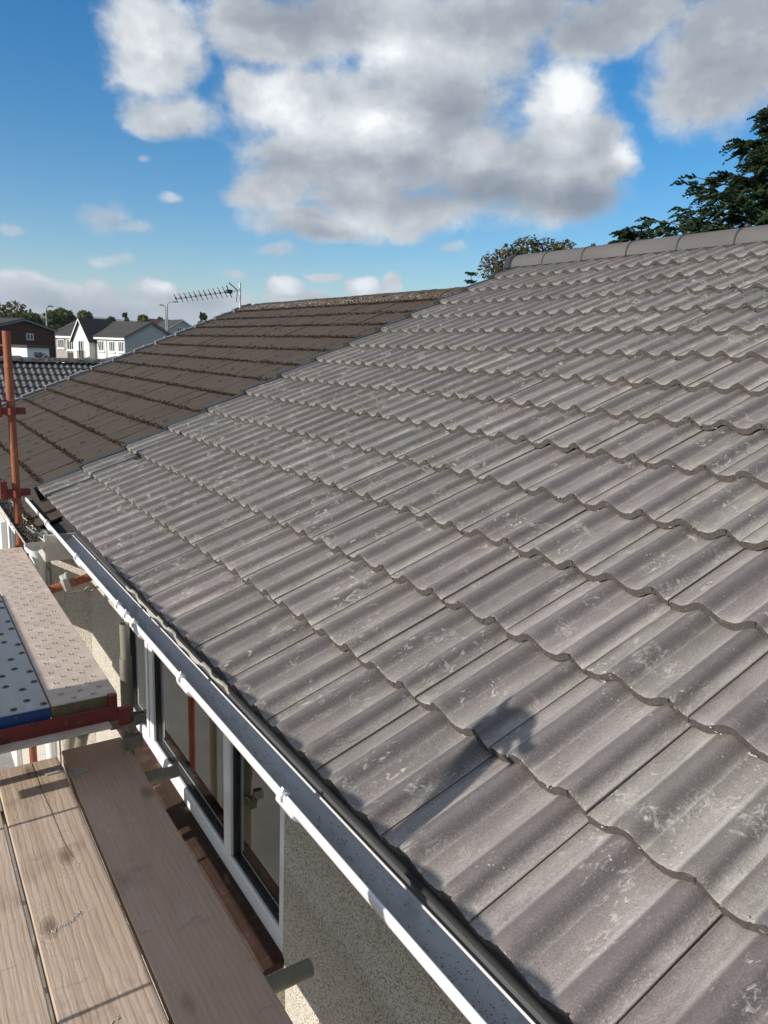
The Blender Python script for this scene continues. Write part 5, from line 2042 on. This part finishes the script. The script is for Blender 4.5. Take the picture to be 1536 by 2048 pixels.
for pe in (A - gd4 * .3, B + gd4 * .3):
    mb.prism([Vector((pe.x, pe.y, e4 - .22)) + nG4 * .26, Vector((mid4.x, mid4.y, r4 - .1)) + nG4 * .26, Vector((mid4.x, mid4.y, r4 + .08)) + nG4 * .26, Vector((pe.x, pe.y, e4 - .02)) + nG4 * .26], nG4 * .04)
mb.build('barge_board', M['white'], fr)
window(fr, mid4 - gd4 * 0.6, gd4, nG4, 0.9, r4 - 2.4, r4 - 1.4, 2, True)
# red roof further back
rr_ = thing('red_roofed_house', 'small far house with a reddish roof beside the lamp posts', 'house', (at(340, 650, 185).x, at(340, 650, 185).y, GZ))
c = at(334, 647, 185)
mb = MB()
mb.box(c.x - 4, c.x + 3, c.y - 3, c.y + 3, GZ, c.z - .6)
mb.build('wall', M['buff'], rr_)
mb = MB()
mb.prism([(c.x - 4.3, c.y - 3.3, c.z - .6), (c.x - 4.3, c.y + 3.3, c.z - .6), (c.x - 4.3, c.y, c.z + .9)], (7.6, 0, 0))
mb.build('roof', M['brick'], rr_)

# street lamps
def lamp(px, top_y, base_y, D, arm, label):
    p = at(px, base_y, D)
    tp = at(px, top_y, D)
    t = thing('street_lamp', label, 'street lamp', (p.x, p.y, GZ), 'street lamps')
    mb = MB()
    mb.tube((p.x, p.y, GZ), (p.x, p.y, tp.z - .6), 0.22, 0.10, n=8)
    mb.build('pole', M['lamp'], t)
    r = Vector((W[0][0], W[1][0], 0)).normalized() * arm
    mb = MB()
    a = Vector((p.x, p.y, tp.z - .6))
    pts = [a, a + r * 0.15 + Vector((0, 0, .35)), a + r * 0.4 + Vector((0, 0, .55)), a + r + Vector((0, 0, .66))]
    for A, B in zip(pts[:-1], pts[1:]):
        mb.tube(A, B, 0.07, n=6)
    mb.build('arm', M['lamp'], t)
    mb = MB()
    c = pts[-1] + r * .12
    mb.hull_box(c, (0.42, 0.3, 0.09), 0.05)
    mb.build('lantern', M['lamp'], t)


lamp(94, 613, 656, 125, 0.6, 'grey street lamp rising behind the brick house')
lamp(332, 611, 650, 150, -0.7, 'shorter street lamp of the pair right of the white house')
lamp(335, 604, 650, 140, 1.15, 'taller street lamp of the pair right of the white house')

# parked car, only its roof shows over the pantile ridge
cc = at(32, 722, 96)
ct = at(32, 711, 96).z
car = thing('parked_car', 'maroon parked car whose roof shows above the pantile ridge', 'car', (cc.x, cc.y, GZ))
mb = MB()
z0 = ct - 1.45


def carsec(x, pts):
    return [(cc.x + x, cc.y + y, z0 + z) for y, z in pts]


secs = [(-2.0, 0.75, 0.35, 0.75), (-1.9, 0.82, 0.25, 0.95), (-1.3, 0.85, 0.22, 1.0), (-0.75, 0.72, 0.22, 1.42), (0.4, 0.72, 0.22, 1.45), (1.1, 0.84, 0.22, 1.0), (1.9, 0.8, 0.25, 0.9), (2.05, 0.7, 0.4, 0.7)]
vs = []
for (x, hw, zb, zt2) in secs:
    vs += carsec(x, [(-hw * .95, zb), (-0.86, zb + .3), (-0.86, min(zt2, 0.85)), (-hw * .85, zt2), (hw * .85, zt2), (0.86, min(zt2, 0.85)), (0.86, zb + .3), (hw * .95, zb)])
fs = []
for i in range(len(secs) - 1):
    for j in range(8):
        fs.append((i * 8 + j, i * 8 + (j + 1) % 8, (i + 1) * 8 + (j + 1) % 8, (i + 1) * 8 + j))
fs += [tuple(range(8)), tuple(range(len(vs) - 8, len(vs)))]
mb.add(vs, fs, 0, True)
mb.build('body', M['redcar'], car)
mb = MB()
for sgn in (-1, 1):
    mb.prism([(cc.x - 1.1, cc.y + sgn * .80, z0 + .95), (cc.x + .95, cc.y + sgn * .80, z0 + .95), (cc.x + .35, cc.y + sgn * .70, z0 + 1.36), (cc.x - .7, cc.y + sgn * .70, z0 + 1.36)], (0, sgn * .03, 0))
mb.build('side_window', M['farglass'], car)
for x in (-1.3, 1.3):
    for sgn in (-1, 1):
        mb = MB()
        mb.tube((cc.x + x, cc.y + sgn * .68, z0 + .3), (cc.x + x, cc.y + sgn * .89, z0 + .3), 0.31, n=16)
        mb.build('wheel', M['rubber'], car)


# ------------------------------------------------------------------ trees
def leaf_cloud(mb, blobs, count, size, rn, mi=0):
    tot = sum(b[1][0] * b[1][1] * b[1][2] for b in blobs) ** 1
    for (c, r) in blobs:
        n = int(count * (r[0] * r[1] * r[2]) / tot)
        for _ in range(n):
            while True:
                q = Vector((rn.uniform(-1, 1), rn.uniform(-1, 1), rn.uniform(-1, 1)))
                l = q.length
                if l < 1 and (l > 0.45 or rn.random() < 0.3):
                    break
            p = Vector(c) + Vector((q.x * r[0], q.y * r[1], q.z * r[2]))
            if mnoise.noise(p * (1.6 / max(r[0], .2)) + Vector((3, 1, 8))) < -0.18:
                continue
            d = (Vector((rn.gauss(0, 1), rn.gauss(0, 1), rn.gauss(0, .8))) + q * .8).normalized()
            a = d.orthogonal().normalized()
            a = (Matrix.Rotation(rn.uniform(0, 2 * pi), 3, d) @ a)
            b = d.cross(a)
            s = size * rn.uniform(.6, 1.35)
            mb.add([p - a * s, p + b * s * .55 + d * s * .15, p + a * s, p - b * s * .55 + d * s * .15], [(0, 1, 2, 3)], mi)


def tree(name, label, base, top_z, width, mt, rn, leaf=0.4, count=1500, cat='tree', group=None):
    H = top_z - base.z
    t = thing(name, label, cat, base, group)
    mb = MB()
    th_ = base.z + H * .38
    mb.tube(base, (base.x, base.y, th_), H * .035, H * .022, n=8)
    blobs = []
    for i in range(9):
        a = i * 2.4 + rn.uniform(-.3, .3)
        rr = width * .5 * rn.uniform(.2, .62)
        zz = base.z + H * rn.uniform(.35, .84)
        zc = (zz - base.z) / H
        k = 1.0 - max(0, zc - .55) * 1.1
        c = (base.x + rr * cos(a) * k, base.y + rr * sin(a) * k, zz)
        r = width * rn.uniform(.22, .32)
        blobs.append((c, (r, r, max(r * rn.uniform(.65, .9), H * .13))))
        mb.tube((base.x, base.y, th_ - H * rn.uniform(0, .1)), c, H * .014, H * .004, n=5)
    blobs.append(((base.x, base.y, top_z - width * .2), (width * .22, width * .22, width * .2)))
    mb.build('trunk', M['bark'], t)
    mb = MB()
    leaf_cloud(mb, blobs, count, leaf, rn)
    mb.build('crown', mt, t, fix=False)
    return t


rn = random.Random(77)
FT_ = [(10, 616, 175, 95, 'leaf', 'broad green tree at the far left behind the brick house'),
       (52, 628, 150, 60, 'leafdark', 'dark tree just right of the brick gable top'),
       (72, 627, 165, 40, 'leaf', 'small olive tree left of the grey street lamp'),
       (130, 617, 160, 62, 'leaf', 'tall sunlit olive tree behind the buff house'),
       (112, 628, 150, 50, 'leafdark', 'dark low tree beside the street lamp'),
       (172, 621, 165, 50, 'leaf', 'rounded olive tree above the buff and white house roofs'),
       (252, 628, 160, 14, 'leafdark', 'small dark conifer like tree behind the white house ridge'),
       (288, 630, 175, 36, 'leaf', 'low green tree behind the right end of the white house'),
       (322, 634, 190, 16, 'leaf', 'small yellow green tree left of the lamp pair'),
       (407, 627, 120, 27, 'leafdark', 'round dark green tree just left of the brown roof verge'),
       (-40, 622, 170, 80, 'leafdark', 'dark tree outside the left edge'),
       (225, 634, 185, 30, 'leafdark', 'dark treetops over the white house ridge')]
for (px_, ty, D, wpx, mk, lab) in FT_:
    b_ = at(px_, 700, D)
    tz = at(px_, ty, D).z
    wid = wpx * D / FPX * 1.15
    tree('broadleaf_tree', lab, Vector((b_.x, b_.y, GZ)), tz, wid, M[mk], rn, leaf=0.42, count=5200 if wpx > 30 else 2200, group='trees beyond the houses')
b_ = at(84, 712, 97)
t = thing('red_shrub', 'dark red leaved shrub in front of the white garage', 'shrub', (b_.x, b_.y, GZ))
mb = MB()
tz = at(84, 706, 97).z
leaf_cloud(mb, [((b_.x, b_.y, tz - .8), (0.9, 0.9, 0.8)), ((b_.x + .5, b_.y, tz - 1.1), (0.7, .7, .7)), ((b_.x - .6, b_.y, tz - 1.0), (.6, .6, .6))], 500, .12, rn)
mb.build('foliage', M['redleaf'], t, fix=False)
mb = MB()
mb.tube((b_.x, b_.y, GZ), (b_.x, b_.y, tz - .8), .1, n=6)
mb.build('stem', M['bark'], t)

# broadleaf treetop just behind our ridge
rn = random.Random(12)
tb = at(1050, 700, 27)
t = thing('autumn_tree', 'autumn brown green tree behind the left end of the ridge', 'tree', (tb.x, tb.y, GZ))
mb = MB()
mb.tube((tb.x, tb.y, GZ), (tb.x, tb.y, 3.2), .22, .1, n=9)
blobs = []
for (x_, y_, rx_, D) in ((985, 528, 30, 27), (1015, 515, 34, 26.5), (1055, 498, 34, 27), (1092, 502, 36, 27.5), (1130, 502, 30, 27), (1040, 540, 60, 27), (1110, 540, 60, 27.5), (968, 545, 20, 27)):
    c = at(x_, y_, D)
    r = rx_ * D / FPX * .86
    blobs.append((c, (r, r, r * .8)))
    mb.tube((tb.x, tb.y, 2.6), c, .05, .012, n=5)
for (x_, y_) in ((1068, 474), (1132, 482), (975, 508), (1010, 492)):
    c = at(x_, y_ + 6, 27)
    blobs.append((c, (.11, .11, .2)))
    mb.tube(at(x_, 520, 27), c, .02, .006, n=4)
mb.build('trunk', M['bark'], t)
mb = MB()
leaf_cloud(mb, blobs, 8500, 0.055, rn)
mb.build('crown', M['autumn'], t, fix=False)


def spray(mb, p, d, L, rn, droop=0.35, w=0.5):
    """a flat fir frond: twig with needles-shaped blades to both sides"""
    d = d.normalized()
    up = Vector((0, 0, 1))
    s = d.cross(up)
    s = s.normalized() if s.length > .01 else Vector((1, 0, 0))
    n = 9
    for i in range(n):
        f = i / n
        c = p + d * L * f + up * (-droop * L * f * f)
        bl = L * w * (1 - f) * .75 + .05
        for sg in (-1, 1):
            dd = (s * sg * rn.uniform(.7, 1.1) + d * .8 + up * rn.uniform(-.35, .25)).normalized()
            e = c + dd * bl
            tw = dd.cross(up).normalized() * (.022 + bl * .05)
            m_ = c + dd * bl * .5 + up * rn.uniform(-.02, .02)
            mb.add([c, m_ + tw, e, m_ - tw], [(0, 1, 2, 3)], 0)
            up2 = up * (.02 + bl * .035)
            mb.add([c, m_ + up2, e, m_ - up2], [(0, 1, 2, 3)], 0)


def fir(base, top_z, spread, label, name='fir_tree', nwh=26, cones=True, zmin=None, seed=4, lop=None):
    rn = random.Random(seed)
    t = thing(name, label, 'tree', base)
    H = top_z - base.z
    mbw = MB()
    mbw.tube(base, (base.x, base.y, top_z), H * .026, .02, n=10)
    mb = MB()
    mc = MB()
    zl = base.z + H * .22 if zmin is None else zmin
    for i in range(nwh):
        f = i / (nwh - 1)
        z = zl + (top_z - zl) * f
        R0 = spread * (1 - f) ** 2.8 + .3
        nb_ = 11 if f < .8 else 7
        for k in range(nb_):
            a = 2 * pi * (k + rn.random() * .8) / nb_ + i * .7
            L = R0 * rn.uniform(.62, 1.12)
            d = Vector((cos(a), sin(a), 0.28 - .42 * (1 - f)))
            p0 = Vector((base.x, base.y, z))
            pts = [p0]
            for sgm in range(1, 6):
                g_ = sgm / 5
                pts.append(p0 + Vector((d.x, d.y, 0)) * L * g_ + Vector((0, 0, L * (d.z * g_ + .16 * g_ * g_))))
            for A, B in zip(pts[:-1], pts[1:]):
                mbw.tube(A, B, .008 + .02 * (1 - f) * (1 if A is p0 else .5), .008, n=4, cap=False)
            for sgm in range(1, 6):
                for _ in range(4 if L > 1 else 2):
                    q = pts[sgm - 1].lerp(pts[sgm], rn.random())
                    dd = Vector((d.x, d.y, 0)).normalized()
                    dd = Matrix.Rotation(rn.choice((-1, 1)) * rn.uniform(.3, 1.1), 3, 'Z') @ dd
                    dd.z = rn.uniform(-.25, .35)
                    spray(mb, q, dd, rn.uniform(.32, .66) * (1 - .3 * f), rn)
            spray(mb, pts[-1], Vector((d.x, d.y, .25)), .42, rn)
            if cones and f > .3:
                for _ in range(9):
                    q = pts[rn.randrange(2, 6)] + Vector((rn.uniform(-.15, .15), rn.uniform(-.15, .15), rn.uniform(-.08, .12)))
                    mc.tube(q + Vector((0, 0, .05)), q, .022, .03, n=5)
                    mc.tube(q, q - Vector((0, 0, .06)), .03, .008, n=5)
    mbw.build('trunk', M['bark'], t, fix=False)
    mb.build('crown', M['fir'], t, fix=False)
    if cones:
        mc.build('cones', M['cone'], t, fix=False)['kind'] = 'stuff'
    return t


fb = at(1620, 600, 20)
fir(Vector((fb.x, fb.y, GZ)), at(1620, -120, 20).z, 4.2, 'tall dark fir tree hung with brown cones at the right edge', zmin=3.6, nwh=38)
f2 = at(1250, 600, 24)
fir(Vector((f2.x, f2.y, GZ)), at(1250, 474, 24).z, 1.0, 'young fir whose tip just shows over the ridge', zmin=1.0, nwh=14, cones=False, seed=8)
f3 = at(940, 600, 75)
fir(Vector((f3.x, f3.y, GZ)), at(940, 548, 75).z, 0.6, 'distant small fir tip above the step of the verge', zmin=0.5, nwh=12, cones=False, seed=9)

# ------------------------------------------------------------------ air
mz = bpy.data.materials.new('thin_haze')
mz.use_nodes = True
tz_ = NT(mz.node_tree)
tz_.n.remove(tz_.n['Principled BSDF'])
pv = tz_.node('ShaderNodeVolumePrincipled')
pv.inputs['Color'].default_value = (0.80, 0.88, 1.0, 1)
pv.inputs['Density'].default_value = 0.00011
pv.inputs['Anisotropy'].default_value = 0.2
tz_.l.new(pv.outputs[0], tz_.n['Material Output'].inputs['Volume'])
mb = MB()
mb.box(-9500, 9500, -9500, 9500, GZ - 1.0, 330)
tag(mb.build('haze', mz), kind='stuff')
